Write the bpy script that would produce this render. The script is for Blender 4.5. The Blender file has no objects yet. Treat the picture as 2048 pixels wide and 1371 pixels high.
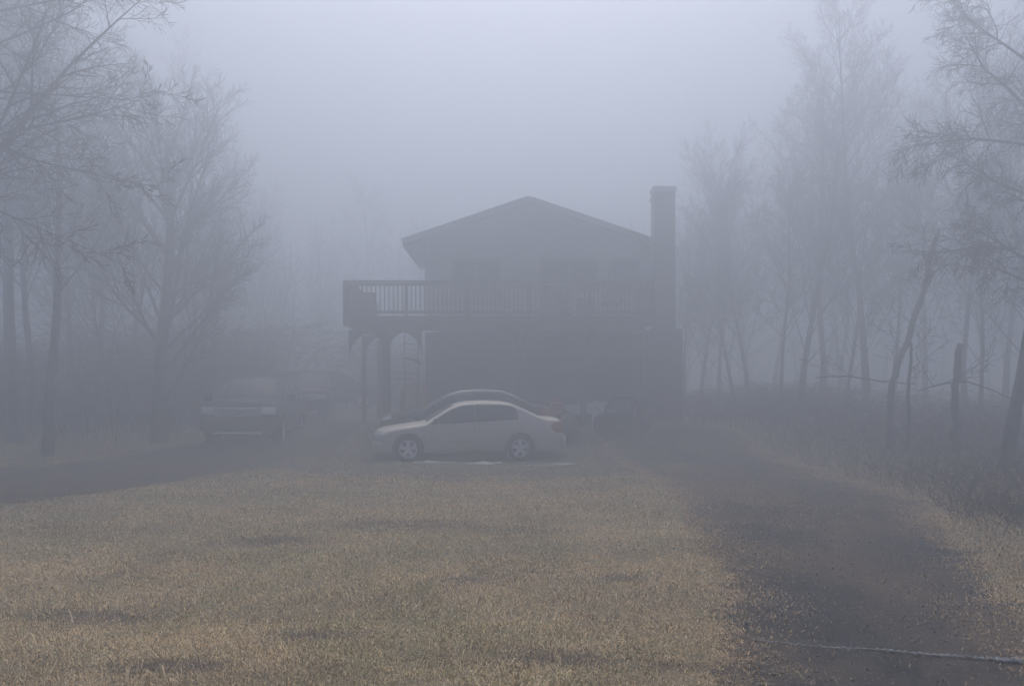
import bpy, bmesh, math, random
import numpy as np
from mathutils import Vector, Matrix

C = bpy.context.scene
R = math.radians
# ------------------------------------------------------------------ camera, sky, sun, exposure
cam_d = bpy.data.cameras.new("camera")
cam = bpy.data.objects.new("camera", cam_d)
C.collection.objects.link(cam)
C.camera = cam
cam.location = (0, 0, 1.6)
cam.rotation_euler = (R(90), 0, 0)
cam_d.sensor_width = 36
cam_d.lens = 36 * 1750 / 2048
cam_d.shift_y = (780 - 685.5) / 2048
cam_d.clip_start = 0.05
cam_d.clip_end = 1000

SUN_EL, SUN_ROT = R(66), R(0)
w = bpy.data.worlds.new("World")
C.world = w
w.use_nodes = True
wn = w.node_tree
bg = wn.nodes["Background"]
sky = wn.nodes.new("ShaderNodeTexSky")
sky.sky_type = 'NISHITA'
sky.sun_disc = False
sky.sun_elevation = SUN_EL
sky.sun_rotation = SUN_ROT
sky.air_density = 1.0
sky.dust_density = 6.0
hsv = wn.nodes.new("ShaderNodeHueSaturation")
hsv.inputs['Saturation'].default_value = 1.08
wn.links.new(sky.outputs[0], hsv.inputs['Color'])
wn.links.new(hsv.outputs[0], bg.inputs['Color'])
bg.inputs['Strength'].default_value = 0.09

sun_d = bpy.data.lights.new("sun", 'SUN')
sun_d.energy = 1.0
sun_d.angle = R(40)
sun_d.color = (1.0, 0.985, 0.97)
sun = bpy.data.objects.new("sun", sun_d)
C.collection.objects.link(sun)
sun.rotation_euler = (-(R(90) - SUN_EL), 0, -SUN_ROT)
sun.location = (0, 0, 60)

C.view_settings.view_transform = 'Standard'
C.view_settings.look = 'None'
C.view_settings.gamma = 1
C.view_settings.exposure = 0.81
HAZE = 0.054

cy = C.cycles
cy.use_denoising = True
try:
    cy.denoiser = 'OPENIMAGEDENOISE'
except Exception:
    pass
cy.max_bounces = 9
cy.diffuse_bounces = 2
cy.glossy_bounces = 2
cy.transmission_bounces = 1
cy.volume_bounces = 8
cy.transparent_max_bounces = 4
cy.use_adaptive_sampling = False
cy.caustics_reflective = False
cy.caustics_refractive = False

# ------------------------------------------------------------------ helpers
rnd = random.Random(7)
nrs = np.random.RandomState(11)


def P(px, py, D):
    return Vector(((px - 1024) / 1750 * D, D, 1.6 - (py - 780) / 1750 * D))


def tag(o, label=None, cat=None, group=None, kind=None):
    if label: o['label'] = label
    if cat: o['category'] = cat
    if group: o['group'] = group
    if kind: o['kind'] = kind
    return o


def empty(name, loc, rz=0, label=None, cat=None, group=None):
    o = bpy.data.objects.new(name, None)
    o.empty_display_size = 0.2
    C.collection.objects.link(o)
    o.location = loc
    o.rotation_euler = (0, 0, rz)
    return tag(o, label, cat, group)


def mat(name, col, rough=0.8, metal=0.0, col2=None, scale=6.0, bump=0.0, bscale=30.0, stretch=(1, 1, 1), lo=0.35, hi=0.65, spec=0.5, coat=0.0, col3=None, scale3=1.0):
    m = bpy.data.materials.new(name)
    m.use_nodes = True
    nt = m.node_tree
    b = nt.nodes["Principled BSDF"]
    b.inputs['Base Color'].default_value = (*col, 1)
    b.inputs['Roughness'].default_value = rough
    b.inputs['Metallic'].default_value = metal
    b.inputs['Specular IOR Level'].default_value = spec
    if coat: b.inputs['Coat Weight'].default_value = coat
    tc = nt.nodes.new("ShaderNodeTexCoord")
    mp = nt.nodes.new("ShaderNodeMapping")
    mp.inputs['Scale'].default_value = stretch
    nt.links.new(tc.outputs['Object'], mp.inputs[0])
    last = None
    if col2:
        n = nt.nodes.new("ShaderNodeTexNoise")
        n.inputs['Scale'].default_value = scale
        n.inputs['Detail'].default_value = 6
        n.inputs['Roughness'].default_value = 0.65
        nt.links.new(mp.outputs[0], n.inputs['Vector'])
        r = nt.nodes.new("ShaderNodeValToRGB")
        r.color_ramp.elements[0].position = lo
        r.color_ramp.elements[1].position = hi
        r.color_ramp.elements[0].color = (*col, 1)
        r.color_ramp.elements[1].color = (*col2, 1)
        nt.links.new(n.outputs['Fac'], r.inputs[0])
        last = r.outputs[0]
        if col3:
            n3 = nt.nodes.new("ShaderNodeTexNoise")
            n3.inputs['Scale'].default_value = scale3
            n3.inputs['Detail'].default_value = 5
            n3.inputs['Roughness'].default_value = 0.6
            nt.links.new(mp.outputs[0], n3.inputs['Vector'])
            r3 = nt.nodes.new("ShaderNodeMapRange")
            r3.inputs[1].default_value = 0.43
            r3.inputs[2].default_value = 0.60
            nt.links.new(n3.outputs['Fac'], r3.inputs[0])
            mx = nt.nodes.new("ShaderNodeMixRGB")
            mx.inputs[2].default_value = (*col3, 1)
            nt.links.new(r3.outputs[0], mx.inputs[0])
            nt.links.new(last, mx.inputs[1])
            last = mx.outputs[0]
        nt.links.new(last, b.inputs['Base Color'])
    if bump:
        n2 = nt.nodes.new("ShaderNodeTexNoise")
        n2.inputs['Scale'].default_value = bscale
        n2.inputs['Detail'].default_value = 5
        nt.links.new(mp.outputs[0], n2.inputs['Vector'])
        bp = nt.nodes.new("ShaderNodeBump")
        bp.inputs['Strength'].default_value = bump
        bp.inputs['Distance'].default_value = 0.02
        nt.links.new(n2.outputs['Fac'], bp.inputs['Height'])
        nt.links.new(bp.outputs[0], b.inputs['Normal'])
    return m


def attr_mat(name, rough=0.8):
    """blades and twigs take their own dye from the per-blade colour attribute"""
    m = bpy.data.materials.new(name)
    m.use_nodes = True
    nt = m.node_tree
    b = nt.nodes["Principled BSDF"]
    a = nt.nodes.new("ShaderNodeAttribute")
    a.attribute_name = "dye"
    nt.links.new(a.outputs['Color'], b.inputs['Base Color'])
    b.inputs['Roughness'].default_value = rough
    b.inputs['Specular IOR Level'].default_value = 0.25
    return m


class MB:
    def __init__(s):
        s.v, s.f = [], []

    def box(s, c, size, rot=None):
        hx, hy, hz = size[0] / 2, size[1] / 2, size[2] / 2
        b = len(s.v)
        for x, y, z in ((-1, -1, -1), (1, -1, -1), (1, 1, -1), (-1, 1, -1), (-1, -1, 1), (1, -1, 1), (1, 1, 1), (-1, 1, 1)):
            p = Vector((x * hx, y * hy, z * hz))
            if rot is not None: p = rot @ p
            s.v.append((p.x + c[0], p.y + c[1], p.z + c[2]))
        for q in ((0, 3, 2, 1), (4, 5, 6, 7), (0, 1, 5, 4), (1, 2, 6, 5), (2, 3, 7, 6), (3, 0, 4, 7)):
            s.f.append(tuple(b + i for i in q))
        return s

    def bar(s, a, b, wx, wz=None):
        """rectangular bar from a to b"""
        a, b = Vector(a), Vector(b)
        d = b - a
        rot = d.to_track_quat('Y', 'Z').to_matrix()
        return s.box((a + b) / 2, (wx, d.length, wz or wx), rot)

    def tube(s, pts, rad, n=6, cap=True):
        b = len(s.v)
        k = len(pts)
        pd = None
        for i in range(k):
            p = pts[i]
            q = pts[min(i + 1, k - 1)]
            o = pts[max(i - 1, 0)]
            dx, dy, dz = q[0] - o[0], q[1] - o[1], q[2] - o[2]
            l = math.sqrt(dx * dx + dy * dy + dz * dz) or 1
            dx, dy, dz = dx / l, dy / l, dz / l
            if abs(dz) < 0.9: ux, uy, uz = dy, -dx, 0.0
            else: ux, uy, uz = 0.0, dz, -dy
            if pd is not None:                      # carry the frame along the tube
                t = pd[0] * dx + pd[1] * dy + pd[2] * dz
                ux, uy, uz = pd[0] - t * dx, pd[1] - t * dy, pd[2] - t * dz
            l = math.sqrt(ux * ux + uy * uy + uz * uz) or 1
            ux, uy, uz = ux / l, uy / l, uz / l
            pd = (ux, uy, uz)
            vx, vy, vz = dy * uz - dz * uy, dz * ux - dx * uz, dx * uy - dy * ux
            r = rad[i] if hasattr(rad, '__len__') else rad
            for j in range(n):
                a = 2 * math.pi * j / n
                c, d = math.cos(a) * r, math.sin(a) * r
                s.v.append((p[0] + ux * c + vx * d, p[1] + uy * c + vy * d, p[2] + uz * c + vz * d))
        for i in range(k - 1):
            for j in range(n):
                j2 = (j + 1) % n
                s.f.append((b + i * n + j, b + i * n + j2, b + (i + 1) * n + j2, b + (i + 1) * n + j))
        if cap:
            s.f.append(tuple(b + j for j in range(n))[::-1])
            s.f.append(tuple(b + (k - 1) * n + j for j in range(n)))
        return s

    def lathe(s, prof, n=24, axis='y', c=(0, 0, 0)):
        """prof: (radius, along-axis) list"""
        b = len(s.v)
        for r, h in prof:
            for j in range(n):
                a = 2 * math.pi * j / n
                x, z = r * math.cos(a), r * math.sin(a)
                p = (x, h, z) if axis == 'y' else (x, z, h)
                s.v.append((p[0] + c[0], p[1] + c[1], p[2] + c[2]))
        for i in range(len(prof) - 1):
            for j in range(n):
                j2 = (j + 1) % n
                s.f.append((b + i * n + j, b + i * n + j2, b + (i + 1) * n + j2, b + (i + 1) * n + j))
        return s

    def grid(s, rows):
        b = len(s.v)
        m = len(rows[0])
        for r in rows:
            for p in r: s.v.append(tuple(p))
        for i in range(len(rows) - 1):
            for j in range(m - 1):
                s.f.append((b + i * m + j, b + i * m + j + 1, b + (i + 1) * m + j + 1, b + (i + 1) * m + j))
        return s

    def build(s, name, m, parent=None, smooth=False, bevel=0.0, label=None):
        me = bpy.data.meshes.new(name)
        me.from_pydata(s.v, [], s.f)
        me.validate()
        me.update()
        me.materials.append(m)
        if smooth:
            me.polygons.foreach_set('use_smooth', [True] * len(me.polygons))
        o = bpy.data.objects.new(name, me)
        C.collection.objects.link(o)
        if parent: o.parent = parent
        if bevel:
            bv = o.modifiers.new('bevel', 'BEVEL')
            bv.width = bevel
            bv.segments = 2
            bv.limit_method = 'ANGLE'
        if label: o['label'] = label
        return o


def solid(o, t):
    md = o.modifiers.new('thick', 'SOLIDIFY')
    md.thickness = t
    md.offset = 0
    return o


# value noise on numpy arrays
def vn(x, y, seed=0):
    x = np.asarray(x, dtype=float); y = np.asarray(y, dtype=float)
    xi = np.floor(x).astype(np.int64); yi = np.floor(y).astype(np.int64)
    fx = x - xi; fy = y - yi
    fx = fx * fx * (3 - 2 * fx); fy = fy * fy * (3 - 2 * fy)

    def h(a, b):
        n = (a * 374761393 + b * 668265263 + seed * 982451653) & 0x7fffffff
        n = ((n ^ (n >> 13)) * 1274126177) & 0x7fffffff
        return ((n ^ (n >> 16)) & 0xffff) / 65535.0
    return (h(xi, yi) * (1 - fx) + h(xi + 1, yi) * fx) * (1 - fy) + (h(xi, yi + 1) * (1 - fx) + h(xi + 1, yi + 1) * fx) * fy


def fbm(x, y, seed=0, o=3):
    s = 0; a = 1; t = 0
    for i in range(o):
        s = s + a * vn(x * 2 ** i, y * 2 ** i, seed + i); t += a; a *= 0.5
    return s / t


YT = [-200, 0, 12, 17, 21, 23.2, 25.4, 28, 34, 50, 200]
ZC = [0, 0, 0, -.08, -.12, .08, .48, .58, .75, 1.0, 2.0]
ZL = [0, 0, 0, -.06, -.10, .02, .18, .45, .85, 1.0, 2.0]


def ss(a, b, x):
    t = np.clip((x - a) / (b - a), 0, 1)
    return t * t * (3 - 2 * t)


def redge(y):
    """right-hand driveway: left edge, right edge"""
    l = np.interp(y, [0, 4.7, 7, 8.8, 10.4, 12.7, 17.5, 21, 24.5, 27], [.2, 1.02, 1.72, 1.9, 2.1, 2.4, 2.6, 2.5, 2.3, 2.6])
    r = np.interp(y, [0, 4.7, 6.8, 9.3, 12.7, 18.7, 24, 27], [2.2, 3.2, 3.95, 4.8, 6.1, 6.8, 6.5, 6.2])
    return l, r


def ground_z(x, y):
    x = np.asarray(x, dtype=float); y = np.asarray(y, dtype=float)
    t = ss(-6.5, -3.5, x)
    z = np.interp(y, YT, ZL) * (1 - t) + np.interp(y, YT, ZC) * t
    _, r = redge(np.clip(y, 4, 26))
    z = z + 0.28 * ss(0.3, 3.0, x - r) * ss(2, 8, y)
    z = z + 0.25 * ss(-11.5, -16, x) * ss(14, 22, y)
    z = z + (fbm(x * .45, y * .45, 3) - .5) * .10 + (vn(x * 2.1, y * 2.1, 9) - .5) * .025
    l, r = redge(np.clip(y, 0, 27))
    ind = ss(-.3, .3, x - l) * ss(-.3, .3, r - x) * (y < 27)
    return z - ind * 0.035 - 0.0


def gz(x, y):
    return float(ground_z(np.array([x]), np.array([y]))[0])


# ------------------------------------------------------------------ materials
M = {}
M['soil'] = mat('lawn_soil', (.12, .090, .058), .95, col2=(.26, .20, .125), scale=9, bump=.8, bscale=60, col3=(.13, .115, .06), scale3=1.6)
M['gravel'] = mat('driveway_gravel', (.024, .025, .029), .95, col2=(.066, .063, .061), scale=9, bump=1.0, bscale=70, col3=(.092, .073, .058), scale3=1.1, spec=.2, stretch=(1, .5, 1), lo=.3, hi=.7)
M['dirt'] = mat('worn_earth', (.060, .052, .042), .95, col2=(.105, .090, .070), scale=4, bump=.8, bscale=50, col3=(.045, .045, .042), scale3=.6)
M['grass'] = attr_mat('dry_grass')
M['leaf'] = attr_mat('dead_leaf', .7)
M['bark'] = mat('bark', (.030, .026, .022), .95, col2=(.075, .068, .060), scale=9, bump=.8, bscale=25, stretch=(1, 1, .3))
M['twig'] = mat('twig', (.036, .028, .024), .9, col2=(.055, .045, .040), scale=2)
M['birch'] = mat('birch_bark', (.16, .15, .14), .85, col2=(.04, .035, .03), scale=5, stretch=(1, 1, 3), bump=.4)
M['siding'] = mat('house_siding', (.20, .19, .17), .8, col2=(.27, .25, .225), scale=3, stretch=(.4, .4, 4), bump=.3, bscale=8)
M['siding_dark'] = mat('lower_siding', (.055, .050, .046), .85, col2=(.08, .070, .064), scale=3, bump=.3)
M['shingle'] = mat('roof_shingle', (.035, .035, .037), .9, col2=(.06, .058, .058), scale=18, bump=.8, bscale=40)
M['timber'] = mat('weathered_timber', (.080, .064, .052), .85, col2=(.13, .105, .085), scale=7, stretch=(1, 1, 6), bump=.4, bscale=20)
M['timber_pale'] = mat('pale_post', (.13, .15, .15), .8, col2=(.09, .10, .10), scale=6, bump=.2)
M['glass'] = mat('window_glass', (.018, .021, .025), .3, spec=.16)
M['white'] = mat('white_paint', (.62, .63, .65), .5, col2=(.5, .5, .5), scale=3, bump=.1)
M['silver'] = mat('silver_paint', (.50, .465, .42), .5, .25, col2=(.44, .41, .37), scale=2.5, coat=.08)
M['black_paint'] = mat('black_paint', (.018, .018, .02), .55, .0, col2=(.025, .024, .024), scale=3, spec=.12)
M['dark_paint'] = mat('dark_blue_paint', (.022, .026, .032), .55, .0, col2=(.03, .033, .038), scale=3, spec=.10)
M['brown_paint'] = mat('dark_maroon_paint', (.035, .020, .020), .55, .0, col2=(.04, .026, .024), scale=3, spec=.1)
M['rubber'] = mat('tyre_rubber', (.016, .016, .016), .85, col2=(.03, .028, .026), scale=10)
M['plastic'] = mat('dark_plastic', (.02, .02, .021), .55, col2=(.03, .03, .03), scale=10)
M['alloy'] = mat('alloy', (.72, .72, .74), .45, .3, col2=(.62, .62, .64), scale=6)
M['chrome'] = mat('chrome', (.75, .76, .78), .15, 1.0, col2=(.6, .61, .62), scale=6)
M['lamp'] = mat('headlamp_lens', (.75, .78, .80), .25, .0, col2=(.6, .62, .65), scale=20, spec=.8)
M['red'] = mat('red_lens', (.28, .022, .020), .2, col2=(.20, .015, .015), scale=12, spec=.7)
M['brick'] = None
M['orange'] = mat('faded_orange_tarp', (.62, .24, .07), .8, col2=(.42, .18, .07), scale=4, bump=.5, bscale=10)
M['redthing'] = mat('red_plastic', (.42, .06, .035), .5, col2=(.3, .05, .03), scale=6)
M['white_sheet'] = mat('white_sheet', (.55, .55, .55), .7, col2=(.34, .33, .32), scale=9, bump=.4)
M['rope'] = mat('pale_rope', (.36, .36, .375), .9, col2=(.20, .20, .20), scale=20, bump=.5)
M['stone'] = mat('pale_stone', (.28, .28, .27), .9, col2=(.18, .18, .17), scale=8, bump=.6)
M['iron'] = mat('rusty_iron', (.05, .04, .035), .8, .4, col2=(.09, .05, .03), scale=12)


def brick_mat():
    m = bpy.data.materials.new('chimney_brick')
    m.use_nodes = True
    nt = m.node_tree
    b = nt.nodes["Principled BSDF"]
    b.inputs['Roughness'].default_value = .9
    tc = nt.nodes.new("ShaderNodeTexCoord")
    sep = nt.nodes.new("ShaderNodeSeparateXYZ")
    add = nt.nodes.new("ShaderNodeMath")
    cmb = nt.nodes.new("ShaderNodeCombineXYZ")
    nt.links.new(tc.outputs['Object'], sep.inputs[0])
    nt.links.new(sep.outputs[0], add.inputs[0]); nt.links.new(sep.outputs[1], add.inputs[1])
    nt.links.new(add.outputs[0], cmb.inputs[0]); nt.links.new(sep.outputs[2], cmb.inputs[1])
    br = nt.nodes.new("ShaderNodeTexBrick")
    br.inputs['Color1'].default_value = (.12, .055, .04, 1)
    br.inputs['Color2'].default_value = (.075, .04, .034, 1)
    br.inputs['Mortar'].default_value = (.13, .12, .11, 1)
    br.inputs['Scale'].default_value = 1
    br.inputs['Mortar Size'].default_value = .008
    br.inputs['Brick Width'].default_value = .22
    br.inputs['Row Height'].default_value = .075
    nt.links.new(cmb.outputs[0], br.inputs['Vector'])
    nt.links.new(br.outputs['Color'], b.inputs['Base Color'])
    return m


M['brick'] = brick_mat()

# ------------------------------------------------------------------ ground
def graded(a, b, fine_a, fine_b, fine, growth, mx):
    out = list(np.arange(fine_a, fine_b, fine))
    s = fine; p = out[-1]
    while p < b:
        s = min(s * growth, mx); p += s; out.append(min(p, b))
    s = fine; p = out[0]
    while p > a:
        s = min(s * growth, mx); p -= s; out.insert(0, max(p, a))
    return np.array(out)


def np_mesh(name, verts, faces4, m, smooth=True):
    me = bpy.data.meshes.new(name)
    n = len(verts); f = len(faces4); k = faces4.shape[1]
    me.vertices.add(n)
    me.vertices.foreach_set('co', verts.astype(np.float32).ravel())
    me.loops.add(f * k)
    me.loops.foreach_set('vertex_index', faces4.astype(np.int32).ravel())
    me.polygons.add(f)
    me.polygons.foreach_set('loop_start', np.arange(0, f * k, k, dtype=np.int32))
    me.polygons.foreach_set('loop_total', np.full(f, k, dtype=np.int32))
    me.update(calc_edges=True)
    if smooth: me.polygons.foreach_set('use_smooth', np.ones(f, dtype=bool))
    me.materials.append(m)
    o = bpy.data.objects.new(name, me)
    C.collection.objects.link(o)
    return o


def sheet(name, X, Y, Z, m):
    ny, nx = X.shape
    v = np.stack([X, Y, Z], -1).reshape(-1, 3)
    i = np.arange(ny * nx).reshape(ny, nx)
    f = np.stack([i[:-1, :-1], i[:-1, 1:], i[1:, 1:], i[1:, :-1]], -1).reshape(-1, 4)
    return np_mesh(name, v, f, m)


SPOTS = [(-1.98, 5.0, .42, .16), (.25, 5.25, .55, .20), (1.05, 5.1, .4, .12), (-1.2, 10.3, 1.1, .45), (-2.6, 9.2, .8, .3), (.1, 9.9, .5, .25), (-1.3, 5.7, .3, .12), (.9, 7.4, .35, .18), (-3.0, 6.2, .6, .2), (-.4, 7.3, .3, .14)]


def spots(x, y):
    r = np.zeros(len(x))
    for (a, b_, ra, rb) in SPOTS:
        r = np.maximum(r, np.exp(-(((x - a) / ra) ** 2 + ((y - b_) / rb) ** 2)) * (.5 + fbm(x * 6, y * 6, 161)))
    return np.clip(r, 0, 1)


xs = graded(-120, 120, -4.5, 5.0, .05, 1.05, 8)
ys = graded(-120, 120, 3.4, 11.0, .05, 1.03, 8)
GX, GY = np.meshgrid(xs, ys)
GZ = ground_z(GX, GY)
near = ss(24, 14, GY) * (GY > 0)
GZ = GZ + near * (vn(GX * 9, GY * 9, 21) - .5) * .014
ground = sheet('ground', GX, GY, GZ, M['soil'])
at = ground.data.attributes.new('bare', 'FLOAT', 'POINT')
at.data.foreach_set('value', spots(GX.ravel(), GY.ravel()).astype(np.float32))
nt = M['soil'].node_tree
bs = nt.nodes['Principled BSDF']
an = nt.nodes.new('ShaderNodeAttribute'); an.attribute_name = 'bare'
mx = nt.nodes.new('ShaderNodeMixRGB'); mx.inputs[2].default_value = (.075, .055, .040, 1)
nt.links.new(an.outputs['Fac'], mx.inputs[0])
nt.links.new(bs.inputs['Base Color'].links[0].from_socket, mx.inputs[1])
nt.links.new(mx.outputs[0], bs.inputs['Base Color'])
tag(ground, 'rough winter lawn of straw coloured and mossy turf', kind='structure')

# right driveway (ragged edges)
yy = graded(-3, 26.5, 3.6, 9, .035, 1.03, .25)
u = np.linspace(0, 1, 46)
L_, R_ = redge(yy)
L_ = L_ + (fbm(yy * 3, yy * 0, 31) - .5) * .45 + (vn(yy * 14, yy * 0, 33) - .5) * .12
R_ = R_ + (fbm(yy * 3, yy * 0, 41) - .5) * .5 + (vn(yy * 14, yy * 0, 43) - .5) * .14
DX = L_[:, None] * (1 - u) + R_[:, None] * u
DY = np.repeat(yy[:, None], len(u), 1)
DZ = ground_z(DX, DY) + .016 + (vn(DX * 9, DY * 9, 21) - .5) * .014 - .02 * (np.abs(u - .5) * 2)[None, :] ** 8
tag(sheet('driveway', DX, DY, DZ, M['gravel']), 'dark gravel drive with dead leaves running up the right side', kind='structure')


# left drive up to the parked cars
def ledge(x):
    n = np.interp(x, [-30, -20, -10, -7.1, -6.4, -5.8, -5.4, -4.6], [14, 13.2, 12.6, 12.4, 13.7, 16.6, 20.5, 24.5])
    f = np.interp(x, [-30, -20, -10.4, -9.6, -8.6, -7, -4.6], [17.5, 17.2, 18.8, 22.4, 25.5, 28.5, 30])
    return n, f


xx = np.linspace(-30, -4.6, 260)
n_, f_ = ledge(xx)
n_ = n_ + (fbm(xx * 2, xx * 0, 51) - .5) * .8
f_ = f_ + (fbm(xx * 2, xx * 0, 61) - .5) * .8
u = np.linspace(0, 1, 60)
LX = np.repeat(xx[:, None], len(u), 1)
LY = n_[:, None] * (1 - u) + f_[:, None] * u
LZ = ground_z(LX, LY) + .02
o = sheet('driveway', LX, LY, LZ, M['gravel'])
o.data.flip_normals()
tag(o, 'grey gravel drive entering from the left up to the dark cars', kind='structure')


# worn earth between the two drives, in front of and under the cars
xx = np.linspace(-6.6, 3.2, 240)
wn_ = 16.6 + .7 * np.sin(xx * .9) - .25 * (xx + 1.5) + (fbm(xx * 1.6, xx * 0, 151) - .5) * 2.2 + (vn(xx * 7, xx * 0, 153) - .5) * .4
wf_ = np.interp(xx, [-6.6, -5, -3.5, 3.2], [21, 26, 27.5, 27.8]) + (fbm(xx * 1.6, xx * 0, 155) - .5) * .8
u = np.linspace(0, 1, 90)
WX = np.repeat(xx[:, None], len(u), 1); WY = wn_[:, None] * (1 - u) + wf_[:, None] * u
o = sheet('dirt_path', WX, WY, ground_z(WX, WY) + .010, M['dirt'])
o.data.flip_normals()
tag(o, 'worn earth and thin turf around the parked sedans', kind='structure')


def in_right(x, y):
    l, r = redge(np.clip(y, 0, 27))
    return (x > l) & (x < r) & (y < 26.5)


def in_left(x, y):
    n, f = ledge(x)
    return (x < -4.6) & (y > n) & (y < f)


# ------------------------------------------------------------------ grass: blades as real faces, one mass
def blades(name, x, y, h, wd, lean, dye, m, z0=-.004, bend=.5):
    N = len(x)
    z = ground_z(x, y) + z0
    a = nrs.rand(N) * 2 * np.pi            # blade faces this way
    b = nrs.rand(N) * 2 * np.pi            # leans that way
    wx, wy = np.cos(a) * wd * .5, np.sin(a) * wd * .5
    lx, ly = np.cos(b), np.sin(b)
    th = lean
    h1 = h * .55
    m1x, m1y, m1z = x + lx * np.sin(th * .5) * h1, y + ly * np.sin(th * .5) * h1, z + np.cos(th * .5) * h1
    h2 = h * .45
    t2 = np.minimum(th * (1 + bend), 1.9)
    tx, ty, tz = m1x + lx * np.sin(t2) * h2, m1y + ly * np.sin(t2) * h2, m1z + np.cos(t2) * h2
    tz = np.maximum(tz, z + .006)
    m1z = np.maximum(m1z, z + .004)
    V = np.empty((N, 6, 3))
    V[:, 0] = np.stack([x - wx, y - wy, z], -1)
    V[:, 1] = np.stack([x + wx, y + wy, z], -1)
    V[:, 2] = np.stack([m1x + wx * .8, m1y + wy * .8, m1z], -1)
    V[:, 3] = np.stack([m1x - wx * .8, m1y - wy * .8, m1z], -1)
    V[:, 4] = np.stack([tx + wx * .15, ty + wy * .15, tz], -1)
    V[:, 5] = np.stack([tx - wx * .15, ty - wy * .15, tz], -1)
    i = np.arange(N)[:, None] * 6
    F = np.concatenate([i + np.array([[0, 1, 2, 3]]), i + np.array([[3, 2, 4, 5]])], 1).reshape(-1, 4)
    o = np_mesh(name, V.reshape(-1, 3), F, m, smooth=False)
    ca = o.data.color_attributes.new('dye', 'FLOAT_COLOR', 'POINT')
    col = np.ones((N, 6, 4), dtype=np.float32)
    col[:, :, :3] = dye[:, None, :]
    ca.data.foreach_set('color', col.ravel())
    return o


STRAW = np.array([.82, .63, .37]); TAN = np.array([.66, .48, .28]); GREEN = np.array([.33, .305, .14]); BROWN = np.array([.26, .185, .12]); PALE = np.array([.80, .70, .52])


def lawn_dye(x, y):
    N = len(x)
    k = fbm(x * .9, y * .9, 71, 4)
    g = fbm(x * 1.3 + 7, y * 1.3, 81, 4)
    r = nrs.rand(N)
    c = STRAW[None] * (1 - r[:, None]) + TAN[None] * r[:, None]
    pg = .06 + ss(.46, .66, g) * .48
    sel = nrs.rand(N) < pg
    c[sel] = GREEN * (.7 + .7 * nrs.rand(sel.sum())[:, None])
    worn = ss(12.5, 17.5, y + (k - .5) * 8) * (1 - ss(22, 25, y))
    pb = np.maximum(.08 + ss(.48, .68, k) * .45, np.maximum(np.maximum(worn * .45, .34 * ss(8, 13, y)), spots(x, y) * .8))
    _, rr_ = redge(np.clip(y, 4, 26))
    pb = np.maximum(pb, .62 * ss(-.4, .4, x - rr_))
    sel = nrs.rand(N) < pb
    c[sel] = BROWN * (.7 + .7 * nrs.rand(sel.sum())[:, None])
    sel = nrs.rand(N) < .07
    c[sel] = PALE
    c = c * .82 + np.array([.52, .41, .25]) * .18 * (1 - worn[:, None] * .6)
    return c * (.93 + .25 * nrs.rand(N)[:, None])


bx, by = [], []
for (y0, y1, dens) in ((3.9, 6, 9000), (6, 8.5, 5200), (8.5, 12, 2800), (12, 17, 1300), (17, 28, 420)):
    hw = y1 * .62 + .3
    n = int((y1 - y0) * 2 * hw * dens)
    bx.append(nrs.uniform(-hw, hw, n)); by.append(nrs.uniform(y0, y1, n))
bx = np.concatenate(bx); by = np.concatenate(by)
l, r = redge(np.clip(by, 0, 27))
edge_in = np.minimum(bx - l, r - bx)
edge_n = (fbm(bx * 1.3, by * .6, 91) - .5) * 1.5
keep = ~((edge_in > edge_n + .55 * nrs.rand(len(bx)) ** 3 + .05) & (by < 26.5))
n_, f_ = ledge(bx)
edge_l = np.minimum(by - n_, f_ - by)
keep &= ~((edge_l > (fbm(bx * 1.5, by * 1.5, 95) - .5) * 1.2) & (bx < -4.6))
bare = fbm(bx * .8 + 3, by * .8, 101, 4)
keep &= nrs.rand(len(bx)) > np.maximum(np.maximum(ss(.60, .75, bare) * .5, spots(bx, by) * .6), .55 * ss(12.8, 19.0, by + (bare - .5) * 9 + .25 * bx) * ss(-7.5, -6, bx))
# keep the house footprint and the car bodies clear
keep &= ~((np.abs(bx + 1.3) < 2.6) & (np.abs(by - 21.75) < 1.05))
keep &= ~((by > 25.6) & (bx > -3) & (bx < 5.6))
bx, by = bx[keep], by[keep]
N = len(bx)
D = by
hgt = np.interp(D, [4, 8, 14, 28], [.040, .042, .045, .055]) * (.35 + .75 * nrs.rand(N)) * (.6 + .9 * fbm(bx * 1.7, by * 1.7, 111))
wid = np.interp(D, [4, 8, 14, 28], [.0042, .0065, .011, .022]) * (.6 + .8 * nrs.rand(N))
lean = np.abs(nrs.normal(1.2, .45, N))
inw = ((bx > -6.6) & (bx < 3.2) & (by > 15)).astype(float)
g = blades('grass', bx, by, hgt, wid, lean, lawn_dye(bx, by), M['grass'], z0=-.004 + .012 * inw)
tag(g, 'matted straw coloured winter grass with mossy green and bare brown patches', 'grass', kind='stuff')

# long flattened dead stalks lying through the turf near the camera
N = 5200
x = nrs.uniform(-4.2, 3.0, N); y = 3.9 + nrs.rand(N) ** 1.4 * 8
clump = fbm(x * 1.2, y * 1.2, 121)
k = (~in_right(x, y)) & (nrs.rand(N) < ss(.42, .6, clump)) & (np.abs(x) < y * .62 + .3)
x, y = x[k], y[k]; N = len(x)
dy = (PALE[None] * .8 + (STRAW - PALE)[None] * nrs.rand(N)[:, None]) * (.6 + .5 * nrs.rand(N)[:, None])
g = blades('dead_grass', x, y, .09 + .12 * nrs.rand(N), .004 + .003 * nrs.rand(N), 1.0 + .5 * nrs.rand(N), dy, M['grass'], bend=.3)
tag(g, 'long pale flattened dead stalks scattered through the near lawn', 'dead grass', kind='stuff')

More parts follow.
